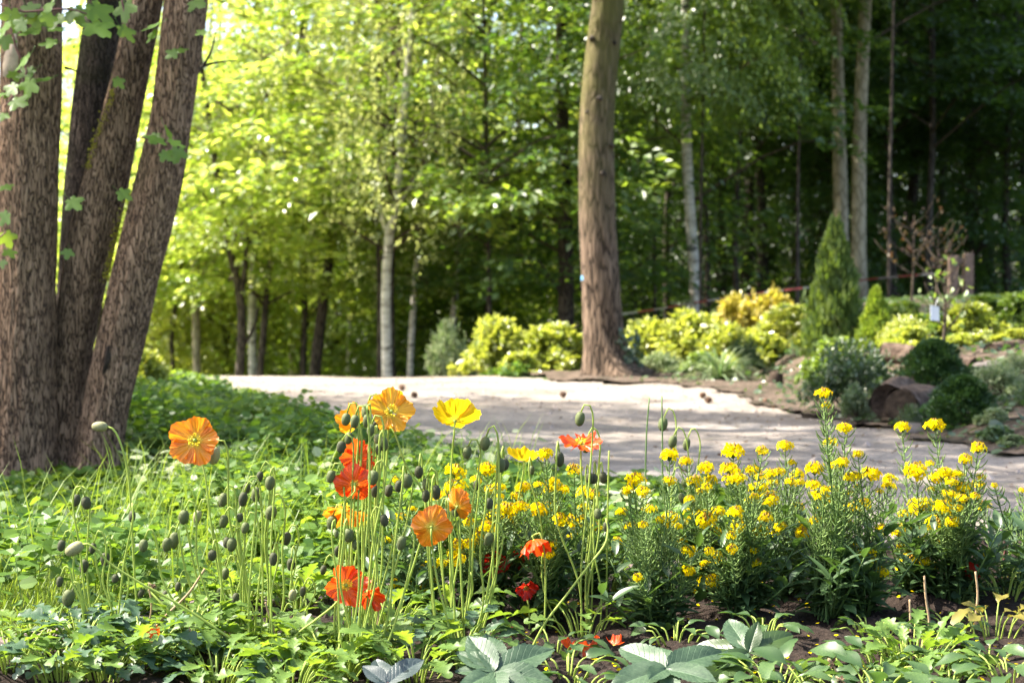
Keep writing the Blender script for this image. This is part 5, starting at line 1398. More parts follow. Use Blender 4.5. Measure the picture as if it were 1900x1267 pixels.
# buds: px, py, size, stem side (+1 right / -1 left), look, tilt
BUD = [(397, 845, 1.35, 1, 'p'), (141, 928, .9, 1, 'd'), (160, 933, 1.05, -1, 'd'), (245, 958, .9, 0, 'd'), (341, 959, 1.05, 1, 'g'), (366, 958, 1.0, 1, 'p'), (414, 927, 1.05, 1, 'g'), (451, 926, 1.1, 1, 'd'), (458, 906, .9, 1, 'd'),
 (475, 917, 1.2, 1, 'g'), (501, 896, 1.1, 0, 'g'), (503, 951, 1.2, 1, 'g'), (415, 967, .95, 1, 'g'), (445, 960, .75, 0, 'd'), (455, 979, .85, 1, 'g'), (266, 1012, 1.05, 1, 'p2'), (310, 1010, 1.1, 1, 'g'), (323, 1002, 1.2, 1, 'g'),
 (430, 1010, 1.15, 1, 'g'), (420, 1006, .9, 1, 'd'), (394, 1030, .9, 0, 'd'), (532, 999, 1.0, 1, 'd'), (507, 1037, .95, 0, 'd'), (540, 1047, 1.0, 0, 'd'), (114, 1012, .95, 1, 'd'), (172, 1017, .85, 1, 'd'), (195, 1037, .95, 0, 'd'),
 (156, 1050, 1.0, 1, 'd'), (111, 1079, .85, 1, 'd'), (127, 1109, 1.3, 1, 'p2'), (307, 1107, .95, 1, 'd'), (418, 1064, 1.0, 1, 'g'), (408, 1101, .95, 1, 'g'), (437, 1110, .85, 1, 'd'), (600, 1057, .8, 1, 'd'), (543, 1104, .9, 1, 'p'),
 (562, 1097, .8, 1, 'd'), (567, 1117, .7, 0, 'd'), (525, 1143, .6, 1, 'd'), (431, 1195, 1.05, 1, 'g'), (464, 1206, .8, 0, 'g'), (439, 1251, 1.0, 1, 'g'), (229, 1191, 1.05, 0, 'g'), (204, 1213, .9, 1, 'g'), (109, 1152, .7, 1, 'd'),
 (291, 1161, .7, 1, 'g'), (137, 1196, .6, 1, 'd'), (214, 1073, .7, 1, 'd'), (614, 884, 1.0, 1, 'g'), (616, 969, 1.1, 1, 'g'), (642, 778, 1.0, 1, 'g'), (658, 782, 1.0, 1, 'g'), (680, 763, 1.1, 1, 'g'), (680, 781, .95, 0, 'g'),
 (688, 798, .95, 1, 'g'), (696, 793, .9, 1, 'd'), (700, 814, .8, 0, 'p2'), (647, 813, .95, 1, 'g'), (633, 829, .9, 1, 'd'), (712, 824, 1.05, 0, 'g'), (702, 835, .75, 0, 'd'), (692, 886, 1.15, 1, 'g'), (695, 911, .95, 0, 'd'),
 (647, 993, 1.15, 0, 'g'), (624, 990, .6, 0, 'g'), (713, 965, .9, -1, 'd'), (721, 910, .9, 1, 'd'), (755, 892, 1.2, 0, 'g'), (740, 902, .9, 1, 'd'), (777, 876, .95, 0, 'd'), (790, 898, .85, 1, 'g'), (790, 920, .9, 0, 'd'),
 (809, 913, 1.05, 0, 'd'), (867, 839, .95, 1, 'g'), (900, 823, 1.15, 1, 'g'), (929, 863, 1.05, 0, 'g'), (936, 861, .95, 0, 'd'), (884, 900, .8, 0, 'd'), (815, 956, 1.0, 1, 'g'), (827, 957, 1.15, 0, 'g'), (846, 945, 1.1, 0, 'g'),
 (908, 934, .9, 0, 'd'), (1076, 777, 1.05, 1, 'g'), (1088, 826, 1.1, 1, 'p2'), (1038, 852, 1.1, 0, 'd'), (1094, 887, .85, 0, 'd'), (1101, 888, .85, 0, 'd'), (1119, 886, .85, 0, 'd'), (987, 872, .7, 0, 'g'), (1230, 787, 1.0, 1, 'p2'),
 (1248, 820, 1.0, 1, 'g'), (1274, 824, .9, 1, 'g'), (1109, 953, .8, 0, 'g'), (1270, 896, .7, -1, 'g'), (1265, 924, .8, -1, 'g'), (660, 1010, .85, 0, 'g'), (626, 1022, .8, 1, 'd'), (745, 1007, 1.05, 1, 'g'), (907, 1000, 1.0, 1, 'g'),
 (871, 1089, .65, 0, 'g'), (482, 884, .8, 1, 'd'), (566, 1142, .6, 0, 'd'), (330, 1088, .7, 1, 'd')]
def bud_mesh(seed, mat):
    rs = random.Random(seed); mb = MB(); V, Fc = [], []; nu, nv = 14, 10
    for j in range(nv + 1):
        t = j / nv; ph = math.pi * t
        for i in range(nu):
            th = 2*math.pi*i/nu
            gr = 1 - .20*max(0, math.cos(th*2 - .4))**10 * math.sin(ph)
            r = .70*math.sin(ph)**.85 * (1 + .06*math.cos(ph)) * gr
            V.append((r*math.cos(th), r*math.sin(th), -math.cos(ph)))
    for j in range(nv):
        for i in range(nu):
            Fc.append((j*nu + i, j*nu + (i+1) % nu, (j+1)*nu + (i+1) % nu, (j+1)*nu + i))
    mb.add(V, Fc)
    for i in range(130):
        z = rs.uniform(-.95, .85); a = rs.uniform(0, 6.28); r = .70*math.sqrt(max(0, 1 - z*z))
        q = Vector((r*math.cos(a), r*math.sin(a), z)); o = Vector((math.cos(a), math.sin(a), z*.7 + .25)).normalized(); s = Vector((-math.sin(a), math.cos(a), 0))*.03
        mb.add([tuple(q - s), tuple(q + s), tuple(q + o*rs.uniform(.14, .28))], [(0, 1, 2)], 1)
    return mb.mesh('bud', [mat, M['bud_hair']], True)
BM = {'g': [bud_mesh(i, M['bud']) for i in range(2)], 'd': [bud_mesh(i + 5, M['bud_dark']) for i in range(2)], 'p': [bud_mesh(9, M['bud_pale'])], 'p2': [bud_mesh(10, M['bud_pale']), bud_mesh(11, M['bud'])]}
def base_px(bx):
    if bx < 260: return bx*.5 + 100, 2.45
    if bx < 600: return bx*.62 + 195, 2.42
    if bx < 760: return bx*.35 + 420, 2.34
    if bx < 960: return bx*.4 + 505, 2.45
    if bx < 1150: return bx*.3 + 770, 2.72
    return bx*.4 + 760, 3.15
BUDPOS = []
for bi, (bx, by, sz, side, look) in enumerate(BUD):
    gpx, Y = base_px(bx); Y += random.uniform(-.1, .1); gpx += random.uniform(-16, 16)
    k = Y / F
    c = P(bx, by, Y); gb = ground_at(gpx, Y); gb.z = Bz(gb.x, Y)
    hl = 12.4 * sz * k
    t = thing('poppy_bud', gb, None, 'poppy bud', 'nodding poppy buds')
    BUDPOS.append((bx, by, sz, look, t))
    sd = side if side else random.choice((-.25, .25))
    ax = Vector((-sd*.16, random.uniform(-.15, .15), -1)).normalized()       # bud points down
    Mb = frame(c, Vector((1, 0, .1)), -ax, hl)
    zq = Vector((0, 0, 1)).rotation_difference(ax)
    Mb = Matrix.Translation(c) @ zq.to_matrix().to_4x4() @ Matrix.Rotation(random.uniform(0, 6), 4, 'Z') @ Matrix.Diagonal((hl*random.uniform(.82, 1.1), hl*random.uniform(.82, 1.1), hl*random.uniform(.92, 1.08), 1))
    obj('bud', BM[look][bi % len(BM[look])], t, Mb)
    at = c - ax * hl * .97
    dy = Vector((0, 0 if side else random.choice((-1, 1)) * 16*k, 0))
    hk = random.uniform(14, 24)
    pts = [at, at + Vector((sd*2*k, 0, 5*k)) + dy*.15, at + Vector((sd*9*k, 0, hk*k)) + dy*.6, at + Vector((sd*17*k, 0, (hk - 5)*k)) + dy, at + Vector((sd*(21 + random.uniform(0, 4))*k, 0, -12*k)) + dy*1.1]
    low = pts[-1]
    if low.z - gb.z > .06:
        m1 = low.lerp(gb, .33) + Vector((sd*random.uniform(0, 8)*k, 0, 0)); m2 = low.lerp(gb, .7) + Vector((random.uniform(-10, 10)*k, 0, 0))
        m1.x = low.x*.8 + gb.x*.2 + random.uniform(-11, 11)*k; m2.x = low.x*.42 + gb.x*.58 + random.uniform(-16, 16)*k
        pts += [m1, m2]
    pts.append(gb - Vector((0, 0, .012)))
    stem_obj(t, pts[::-1], .00175 * (.75 + .3*sz), M['stem'], 34)

# buds with stems of their own course
def special_bud(lab, bpx, axis, size, look, spts, Y0, Y1, end_ground=True):
    n = len(spts); pp = [P(a, b, Y0 + (Y1 - Y0)*i/(n - 1)) for i, (a, b) in enumerate(spts)]
    if end_ground:
        pp[-1].z = Bz(pp[-1].x, pp[-1].y) - .01
    t = thing('poppy_bud', pp[-1], lab, 'poppy bud')
    c = P(bpx[0], bpx[1], Y0); hl = 12.2*size*Y0/F; ax = Vector(axis).normalized()
    obj('bud', BM[look][0], t, Matrix.Translation(c) @ Vector((0, 0, 1)).rotation_difference(ax).to_matrix().to_4x4() @ Matrix.Scale(hl, 4))
    stem_obj(t, ([c - ax*hl*.95] + pp)[::-1], .0021, M['stem'], 46)
special_bud('bud lying sideways on a tall stem in front of the sycamore foot', (185, 791), (-1, 0, .03), 1.2, 'p2', [(206, 793), (217, 806), (232, 850), (240, 900), (246, 1000), (252, 1100), (262, 1190), (268, 1250)], 2.40, 2.40)
special_bud('fat striped bud on a stem arching far down to the right', (138, 1018), (-.8, -.1, -.45), 1.5, 'p2', [(160, 1008), (178, 1018), (200, 1042), (250, 1075), (330, 1120), (400, 1165), (470, 1215), (520, 1260)], 2.28, 2.30)
special_bud('dark bud whose stem slants from the wallflowers down to the left', (1125, 977), (.1, 0, -1), .8, 'd', [(1124, 962), (1128, 985), (1122, 1010), (1090, 1052), (1050, 1105), (1010, 1158), (975, 1205)], 2.45, 2.40)
special_bud('low dark bud on a stem lying along the leaves', (262, 1100), (-.4, 0, -1), .7, 'd', [(268, 1088), (300, 1120), (360, 1190), (400, 1240)], 2.4, 2.35)
# cut and bare stems
for lab, pp, Y, m_ in [('straight cut green stem right of the rightmost red poppy', [(1130, 836), (1128, 930), (1126, 1060)], 2.72, 'stem'), ('tall bare green stem tips left of the nodding buds behind the wallflowers', [(1228, 735), (1229, 800), (1230, 900), (1240, 1000)], 3.1, 'stem_dark'),
                       ('twisted grass like stem beside the bare stem tips', [(1205, 738), (1200, 800), (1198, 880), (1200, 1000)], 3.12, 'stem_dark'), ('brown dry stalk between the wallflowers and lobed leaves', [(1715, 1068), (1718, 1110), (1724, 1150)], 2.55, 'dry'),
                       ('short dry stalk left of the longer brown one', [(1688, 1112), (1689, 1140), (1690, 1165)], 2.55, 'dry'), ('thick dry stalk at the right of the bed', [(1810, 1060), (1814, 1100), (1810, 1150)], 2.65, 'dry'),
                       ('dry brown stalk leaning among the left poppy stems', [(380, 1055), (350, 1100), (300, 1150), (262, 1200)], 2.4, 'dry'), ('reddish brown dry stem among the lower left leaves', [(212, 1196), (222, 1220), (232, 1255)], 2.25, 'stem_red'),
                       ('dry stalk between the left and middle poppies', [(492, 1117), (502, 1150), (512, 1190)], 2.38, 'dry')]:
    q = [P(a, b, Y) for a, b in pp]; gb = q[-1].copy(); gb.z = Bz(gb.x, Y) - .01
    if gb.z > q[-1].z - .01: q[-1] = gb
    else: q.append(gb)
    t = thing('bare_stem', gb, lab, 'stem'); stem_obj(t, q[::-1], .0020 if m_ != 'dry' else .0024, M[m_], 18)
# withered heads
for lab, px, py, Y, gpx in [('withered brown poppy head on a bent stem at the left', 285, 1088, 2.38, 255), ('withered dark seed head beside the low red poppy', 695, 1081, 2.40, 690), ('shrivelled brown flower at the bottom right of the bed', 1545, 1228, 2.14, 1545), ('small dry brown seed head near the bottom edge', 1560, 1262, 2.10, 1562)]:
    c = P(px, py, Y); gb = ground_at(gpx, Y); gb.z = Bz(gb.x, Y)
    t = thing('withered_flower', gb, lab, 'seed head'); mb = MB()
    for i in range(26):
        v = Vector((random.gauss(0, 1), random.gauss(0, 1), random.gauss(-.2, .8))).normalized(); s = v.cross(Vector((.3, .2, .9))).normalized()*.0022
        e = c + v*random.uniform(.006, .013); mid = c + v*.006
        mb.add([tuple(c), tuple(mid + s), tuple(e), tuple(mid - s)], [(0, 1, 2, 3)])
    obj('dry_petals', mb.mesh('dry_petals', M['wither'], False), t)
    stem_obj(t, [gb - Vector((0, 0, .01)), gb.lerp(c, .5) + Vector((.008, 0, .02)), c + Vector((-.008, 0, .006)), c], .0016, M['dry'], 16)

# ------------------------------------------------------------------ leaf rosettes of the bed
def leaf_clump(name, label, cat, px, Y, n, size, meshes, up=.6, spread=.10, group=None, hi=.02, fwd=0.0, stalkmat='stem'):
    gb = ground_at(px, Y); gb.z = Bz(gb.x, Y)
    t = thing(name, gb, label, cat, group)
    for i in range(n):
        a = i*2.399 + random.uniform(-.4, .4); k = math.sqrt((i + .5)/n)
        o = Vector((math.cos(a), math.sin(a), 0)); L = size*random.uniform(.7, 1.25)
        el = up*(1.25 - k) + random.uniform(-.1, .25)
        d = (o + Vector((0, 0, el*1.6))).normalized()
        b0 = gb + o*spread*.12*k; st = L*random.uniform(.5, 1.0)
        b1 = b0 + d*st + Vector((0, 0, hi))
        d2 = (d + Vector((0, 0, -.35)) + Vector((random.gauss(0, .2), random.gauss(0, .2), 0))).normalized()
        lf = obj('leaf', meshes[i % len(meshes)], t, frame(b1, d2, Vector((0, 0, 1)) - o*.25*el + Vector((random.gauss(0, .25), random.gauss(0, .25), 0)), L))
        mb = MB(); mb.tube([b0 - Vector((0, 0, .006)), b0.lerp(b1, .55) + Vector((0, 0, .006)), b1 + d2*L*.05], [.0017, .0015, .0012], 5, 7)
        sub('leaf_stalk', mb.mesh('leaf_stalk', M[stalkmat]), lf)
    return t
CLL = [('lobed poppy leaves at the far lower left beside the edging', 60, 2.38, 16, .062, 'g'), ('blue green lobed leaves under the leftmost tall buds', 150, 2.36, 22, .07, 'b'), ('bright lobed leaves at the bottom left corner stems', 190, 2.22, 20, .075, 'm'),
       ('lobed leaves around the low orange red poppy', 270, 2.28, 24, .075, 'm'), ('pale lobed leaves below the leaning dry stalk', 350, 2.38, 26, .075, 'g'), ('lobed leaves at the bottom edge left of centre', 400, 2.22, 22, .07, 'm'),
       ('bright green lobed leaves under the left bud group', 470, 2.40, 26, .08, 'g'), ('lobed leaves beneath the pale round bud', 550, 2.36, 26, .08, 'g'), ('upright bright leaves at the foot of the middle poppies', 620, 2.26, 24, .08, 'g'),
       ('lobed leaves between middle poppies and blue hellebore', 690, 2.36, 16, .07, 'm'), ('large lobed bright leaves left of the big hellebore', 770, 2.24, 15, .09, 'g'), ('lobed leaves behind the big hellebore', 860, 2.36, 20, .075, 'm'),
       ('low lobed leaves in the bottom left corner', 15, 2.24, 16, .06, 'g'), ('lobed leaves beside the bottom left corner leaves', 105, 2.20, 18, .065, 'm'), ('pale lobed leaves at the bottom edge below the pale round bud', 540, 2.16, 18, .075, 'g'),
       ('lobed leaves behind the leftmost tall buds near the edging', 215, 2.60, 18, .08, 'm'), ('lobed leaves at the edging behind the leaning dry stalk', 330, 2.66, 20, .08, 'g'), ('bright lobed leaves at the edging under the left bud group', 440, 2.74, 20, .085, 'g'),
       ('lobed leaves at the edging left of the low red poppy', 545, 2.76, 20, .085, 'g'), ('lobed leaves at the edging behind the low red poppy', 640, 2.86, 18, .08, 'g'), ('lobed leaves in front of the small wallflower', 730, 2.56, 16, .07, 'm'), ('lobed leaves in the gap left of the scarlet poppies', 840, 2.62, 16, .07, 'g'),
       ('lobed green leaves between the wallflowers at the middle', 1130, 2.95, 20, .085, 'm'), ('hanging lobed leaf group left of the soil patch', 1085, 2.62, 9, .08, 'g')]
for lab, px, Y, n, sz, kd in CLL:
    leaf_clump('poppy_foliage', lab, 'leaves', px, Y, int(n * 2.0), sz * .64, PLm if kd == 'g' else PLb if kd == 'b' else PLm + PLb, .75, .3)
for lab, px, Y, n, sz in [('broad toothed leaves in the bottom right cluster, leftmost tuft', 1440, 2.16, 22, .055), ('broad toothed leaves below the shrivelled brown flower', 1520, 2.10, 22, .055), ('rounded leaves in the bottom right cluster, behind the shrivelled flower', 1580, 2.26, 24, .05),
                          ('small spoon shaped leaves near the lobed grey green tuft', 1635, 2.32, 24, .042), ('glossy broad leaves at the bottom edge near the grey green tuft', 1640, 2.14, 16, .06), ('small leaf tuft at the bottom right', 1770, 2.16, 14, .045),
                          ('small broad leaves at the bottom edge right of the fallen petals', 1080, 2.12, 12, .04), ('leaf tuft in the bottom right corner', 1885, 2.22, 16, .05), ('small weed on the soil behind the grey green hellebore', 1255, 2.50, 14, .035), ('low leaves at the bottom edge right of the big hellebore', 1055, 2.20, 12, .04), ('leaf tuft on the soil under the rightmost wallflower', 1770, 2.60, 16, .035), ('low leaves below the yellowing wilted ones', 1840, 2.36, 16, .04), ('small weed on the soil behind the dark hellebore', 1420, 2.52, 14, .035), ('tiny leaf tuft on the soil left of the dry stalks', 1620, 2.56, 16, .035), ('low weed behind the big hellebore on its right', 1030, 2.42, 14, .038), ('low leaves on the soil between hellebores and toothed leaves', 1360, 2.36, 14, .035)]:
    leaf_clump('leafy_weed', lab, 'leaves', px, Y, n, sz, WEm, .65, .3, hi=.004)
leaf_clump('poppy_foliage', 'upright grey green lobed tuft at the lower right', 'leaves', 1700, 2.36, 60, .04, PLm, 1.1, .5)
leaf_clump('poppy_foliage', 'sprawling grey green lobed leaves right of the upright tuft', 'leaves', 1745, 2.28, 26, .04, PLm, .3, .3)
leaf_clump('poppy_foliage', 'yellowing wilted leaves at the lower right edge', 'leaves', 1850, 2.55, 11, .042, YLm, .9, .3)
leaf_clump('poppy_foliage', 'greenish leaves behind the yellowing wilted ones', 'leaves', 1870, 2.85, 18, .06, PLb, .7, .3)

# ------------------------------------------------------------------ hellebores: leaflets spreading from one point
def hell_mesh(mat, seed, W, arch):
    return blade_mesh('hellebore_leaflet', mat, lambda t: max(.05, math.sin(math.pi*t**.85)**.7) if t < .97 else .12, 24, W, arch, .22, serr=.045, seed=seed, ripple=.02, vein=True)
def hellebore(label, ctr, Y, tips, mat, W=.24):
    c = P(ctr[0], ctr[1], Y); gb = Vector((c.x, Y + .02, Bz(c.x, Y + .02)))
    t = thing('hellebore', gb, label, 'hellebore')
    mb = MB(); mb.tube([gb - Vector((0, 0, .01)), gb.lerp(c, .6), c], [.004, .0035, .003], 7, 8)
    obj('stem', mb.mesh('stem', M['stem_red']), t)
    for i, (tx, ty, dY) in enumerate(tips):
        e = P(tx, ty, Y + dY); d = e - c; L = d.length
        me = hell_mesh(mat if not isinstance(mat, list) else mat[i % len(mat)], i + int(ctr[0]), W*random.uniform(.9, 1.1), random.uniform(.05, .16))
        lf = obj('leaflet', me, t, frame(c, d, Vector((random.uniform(-.2, .2), -.55, 1)), L*1.04))
hellebore('big grey green hellebore at the bottom centre', (917, 1246), 2.14, [(870, 1176, .06), (906, 1172, .08), (848, 1203, .03), (846, 1240, .0), (852, 1272, -.05), (1026, 1197, .05), (1022, 1256, -.02), (926, 1285, -.07), (985, 1290, -.06)], M['hellebore'], .25)
hellebore('grey green hellebore right of the fallen orange petals', (1236, 1240), 2.15, [(1150, 1192, .06), (1132, 1266, -.03), (1206, 1256, -.05), (1224, 1196, .07), (1340, 1202, .05), (1326, 1256, -.04), (1250, 1285, -.06)], M['hellebore'], .25)
hellebore('dark glossy hellebore behind the grey green one', (1389, 1210), 2.26, [(1407, 1152, .03), (1470, 1166, .04), (1364, 1180, .05), (1350, 1140, .08), (1288, 1188, .05), (1305, 1264, -.08), (1452, 1200, .0), (1330, 1230, -.04)], [M['hellebore_dark'], M['hellebore_dark'], M['hellebore_dark'], M['hellebore']], .24)
hellebore('slate blue hellebore at the bottom left of centre', (718, 1268), 2.10, [(674, 1232, .02), (698, 1218, .05), (784, 1214, .04), (690, 1290, -.04)], M['hellebore_blue'], .27)
hellebore('single blue green hellebore leaf among the left poppy stems', (478, 1262), 2.20, [(524, 1206, .03), (500, 1230, .05), (455, 1285, -.03)], M['hellebore_blue'], .24)
hellebore('hellebore at the right edge beside the edging', (1868, 984), 3.0, [(1828, 958, .06), (1915, 945, .06), (1940, 985, .0), (1880, 1012, -.05), (1852, 1000, -.03)], M['hellebore'], .25)

# ------------------------------------------------------------------ wallflowers
def floret(mb, c, n, s, rs):
    n = Vector(n).normalized(); x = n.cross(Vector((.2, .3, .9))).normalized(); y = n.cross(x)
    a0 = rs.uniform(0, 1.5); r_ = rs.random()
    for q in range(4):
        a = a0 + q*math.pi/2; o = x*math.cos(a) + y*math.sin(a); l = x*-math.sin(a) + y*math.cos(a)
        up = n*s*rs.uniform(-.12, .28)
        mb.add([tuple(c), tuple(c + o*s*.55 + l*s*.42 + up*.5), tuple(c + o*s + l*s*.22 + up), tuple(c + o*s - l*s*.22 + up), tuple(c + o*s*.55 - l*s*.42 + up*.5)], [(0, 1, 2, 3, 4)], 0, None, min(1, max(0, r_ + rs.uniform(-.2, .2))))
    k = s*.16
    mb.add([tuple(c + x*k), tuple(c + y*k), tuple(c - x*k), tuple(c - y*k), tuple(c + n*k*1.2)], [(0, 1, 4), (1, 2, 4), (2, 3, 4), (3, 0, 4)], 1)
def head_mesh(seed):
    """unit head: radius 1, centre at the origin, opening upward"""
    rs = random.Random(seed); mb = MB(); n = rs.randint(17, 24)
    for i in range(n):
        k = (i + .5)/n; ph = math.acos(1 - 1.25*k); a = i*2.399
        v = Vector((math.sin(ph)*math.cos(a), math.sin(ph)*math.sin(a), math.cos(ph)*.75))
        rad = rs.uniform(.62, .95)
        if i < 3:
            c = v*.6; b = .16
            mb.add([tuple(c + Vector((b, 0, 0))), tuple(c + Vector((0, b, 0))), tuple(c - Vector((b, 0, 0))), tuple(c - Vector((0, b, 0))), tuple(c + Vector((0, 0, .34))), tuple(c - Vector((0, 0, .3)))],
                   [(0, 1, 4), (1, 2, 4), (2, 3, 4), (3, 0, 4), (1, 0, 5), (2, 1, 5), (3, 2, 5), (0, 3, 5)], 1)
        else:
            c = v*rad; floret(mb, c, v + Vector((rs.uniform(-.3, .3), rs.uniform(-.3, .3), .25)), rs.uniform(.27, .37), rs)
        mb.tube([(0, 0, -.55), tuple(c*.55 + Vector((0, 0, -.12))), tuple(c)], [.045, .035, .03], 3, 4, 2, False)
    return mb.mesh('flower_head', [M['wf_petal'], M['wf_bud'], M['stem_dark']], False)
HM = [head_mesh(100 + i) for i in range(8)]
HEADS = [(845,875,18),(905,870,16),(843,905,22),(1012,842,14),(1065,870,14),(925,905,12),(1025,900,15),(970,905,14),(940,945,18),(1000,945,16),(1022,940,16),(1085,915,16),(1100,918,14),(1085,942,12),(965,940,14),(958,922,12),(1060,970,18),(1040,965,14),(1105,978,12),(915,960,16),
 (890,992,14),(870,1010,12),(905,977,14),(850,1010,14),(870,968,10),(1065,995,12),(735,890,8),(675,972,8),(725,1000,10),(725,962,8),(765,945,8),(748,1010,10),(770,1055,14),(800,1052,16),(735,1082,12),(765,1085,14),(805,1088,8),(975,1143,11),(1003,1030,11),(870,1030,14),(830,1045,10),
 (1178,890,18),(1193,912,13),(1242,845,16),(1242,893,13),(1310,868,14),(1360,838,20),(1352,870,16),(1358,890,16),(1290,893,16),(1300,912,12),(1320,890,12),(1415,836,12),(1457,828,14),(1398,873,14),(1430,880,14),(1444,876,12),(1470,858,8),(1480,880,14),(1410,905,14),(1430,925,18),(1395,932,14),
 (1170,975,11),(1147,1005,11),(1205,945,13),(1228,965,12),(1245,960,16),(1285,955,18),(1310,965,20),(1330,950,14),(1365,950,14),(1370,977,14),(1265,972,14),(1325,983,12),(1340,1002,16),(1390,1000,16),(1360,1012,10),(1290,1020,12),(1265,1000,10),(1330,1030,10),(1340,1050,10),(1305,1072,8),(1180,1073,8),
 (1375,1065,8),(1420,960,14),(1410,985,16),(1475,980,18),(1490,988,14),(1480,940,12),(1528,730,14),(1533,752,9),(1568,795,13),(1540,822,14),(1592,842,9),(1563,858,12),(1512,870,18),(1510,900,14),(1615,880,18),(1650,888,13),(1590,902,6),(1525,920,16),(1545,935,16),(1580,945,18),(1600,935,16),
 (1560,952,14),(1515,965,12),(1575,972,12),(1605,1030,18),(1572,1087,17),(1675,793,14),(1735,790,17),(1700,875,22),(1725,860,8),(1740,885,14),(1755,880,12),(1790,852,12),(1815,832,15),(1710,940,22),(1750,940,16),(1765,920,14),(1785,920,16),(1790,905,14),(1735,970,16),(1765,967,12),(1825,940,15),
 (1815,900,12),(1680,955,14),(1665,985,15),(1700,990,14),(1690,1035,13),(1715,1040,10),(1775,972,10),(1897,910,8),(1825,1030,8),(1845,900,6)]
_rs = random.Random(3)
HEADS += [(a + _rs.uniform(-34, 34), b + _rs.uniform(-10, 60), _rs.uniform(7, 13)) for a, b, r_ in _rs.choices([h for h in HEADS if 760 < h[0] < 1800 and h[1] > 840], k=130)]
PLANTS = [(765, 2.72, 'small wallflower at the left behind the middle poppies'), (905, 2.78, 'yellow wallflower behind the pale hearted orange poppy'), (1010, 2.72, 'yellow wallflower around the hanging red poppy'), (1090, 2.90, 'yellow wallflower under the rightmost red poppy'),
          (1215, 2.66, 'wallflower standing right of the slanting bare stem'), (1300, 2.96, 'dense wallflower in the middle of the yellow mass'), (1385, 2.70, 'wallflower just left of the tallest flower spike'), (1465, 2.98, 'wallflower behind, beside the tallest flower spike'),
          (1545, 2.68, 'tallest wallflower, its spike rising over the path'), (1610, 2.72, 'low wallflower in front with one bright head near its base'), (1700, 2.90, 'wallflower with two tall spikes right of the tallest one'), (1775, 2.82, 'rightmost full wallflower before the edging'),
          (1880, 2.9, 'wallflower cut by the right edge of the picture')]
PL = []
for px, Y, lab in PLANTS:
    gb = ground_at(px, Y); gb.z = Bz(gb.x, Y)
    PL.append((thing('wallflower', gb, lab, 'wallflower', 'yellow wallflowers in the bed'), px, Y, gb))
def pods(mb, pts, r0, r1, n):
    q = catmull(pts, 60); L = len(q)
    for i in range(n):
        k = r0 + (r1 - r0)*(i + random.random())/n; j = min(L - 2, int(k*L)); c = Vector(q[j]); ax = Vector(q[j+1] - q[j]).normalized()
        a = i*2.4 + random.uniform(-.4, .4); o = Vector((math.cos(a), math.sin(a), 0)); o = (o - ax*o.dot(ax)).normalized()
        l = random.uniform(.026, .042) * (1 - .35*k)
        mb.tube([c, c + o*l*.45 + ax*l*.2, c + o*l*.72 + ax*l*.75], [.0009, .0016, .0007], 3, 4, 0, False)
for hi, (px, py, hr) in enumerate(HEADS):
    i = min(range(len(PL)), key=lambda j: abs(PL[j][1] - px) + random.uniform(0, 30) + (60 if (py > 1020 and PL[j][2] > 2.9) else 0))
    t, bpx, Y, gb = PL[i]
    Yh = Y + random.uniform(-.11, .11)
    c = P(px, py, Yh); s = hr * Yh / F * 1.02
    b = gb + Vector((random.uniform(-.03, .03), random.uniform(-.03, .03), -.008))
    h = c.z - b.z
    m1 = b + Vector(((c.x - b.x)*.30, (c.y - b.y)*.35, h*.42)); m2 = b + Vector(((c.x - b.x)*.74, (c.y - b.y)*.75, h*.74))
    pts = [b, m1, m2, c - Vector((0, 0, s*.4))]
    mb = MB(); mb.tube(pts, [.0022, .0018, .0014, .0009], 6, 18)
    so = obj('stem', mb.mesh('stem', M['stem_dark']), t)
    tl = c - m2
    z = tl.normalized(); Mh = Matrix.Translation(c) @ Vector((0, 0, 1)).rotation_difference((z + Vector((0, -.25, .6))).normalized()).to_matrix().to_4x4() @ Matrix.Rotation(random.uniform(0, 6), 4, 'Z') @ Matrix.Scale(s*1.18, 4)
    obj('flower_head', HM[hi % 8], t, Mh)
    mb = MB(); tall = h > .28
    pods(mb, pts, .45 if not tall else .42, .97, int(16 + h*90))
    sub('seed_pods', mb.mesh('seed_pods', M['pod']), so, kind='stuff')
    # leaves up the lower stem
    q = catmull(pts, 40)
    for j in range(int(5 + h*14)):
        k = random.uniform(.06, .55); cc = Vector(q[int(k*39)]); a = random.uniform(0, 6.28); o = Vector((math.cos(a), math.sin(a), random.uniform(-.1, .7)))
        obj('leaf', WL[(hi + j) % 3], t, frame(cc, o, Vector((0, 0, 1)) + Vector((random.gauss(0, .2), random.gauss(0, .2), 0)), random.uniform(.03, .062)*(1.15 - .5*k)))
for t, px, Y, gb in PL:                                          # leafy non-flowering shoots round the foot
    for s_ in range(13):
        a = random.uniform(0, 6.28); o = Vector((math.cos(a), math.sin(a), 0)); e = gb + o*random.uniform(.03, .14) + Vector((0, 0, random.uniform(.06, .18)))
        pts = [gb + o*.01 - Vector((0, 0, .008)), gb.lerp(e, .5) + o*.012, e]
        mb = MB(); mb.tube(pts, [.0022, .0018, .0012], 5, 8); obj('shoot', mb.mesh('shoot', M['stem_dark']), t)
        q = catmull(pts, 30)
        for j in range(11):
            k = .25 + .75*j/10; cc = Vector(q[int(k*29)]); b_ = j*2.4 + s_; oo = Vector((math.cos(b_), math.sin(b_), .25 + .9*k*k))
            obj('leaf', WL[j % 3], t, frame(cc, oo, Vector((0, 0, 1)) - oo*.2 + Vector((random.gauss(0, .2), random.gauss(0, .2), 0)), random.uniform(.036, .066)))

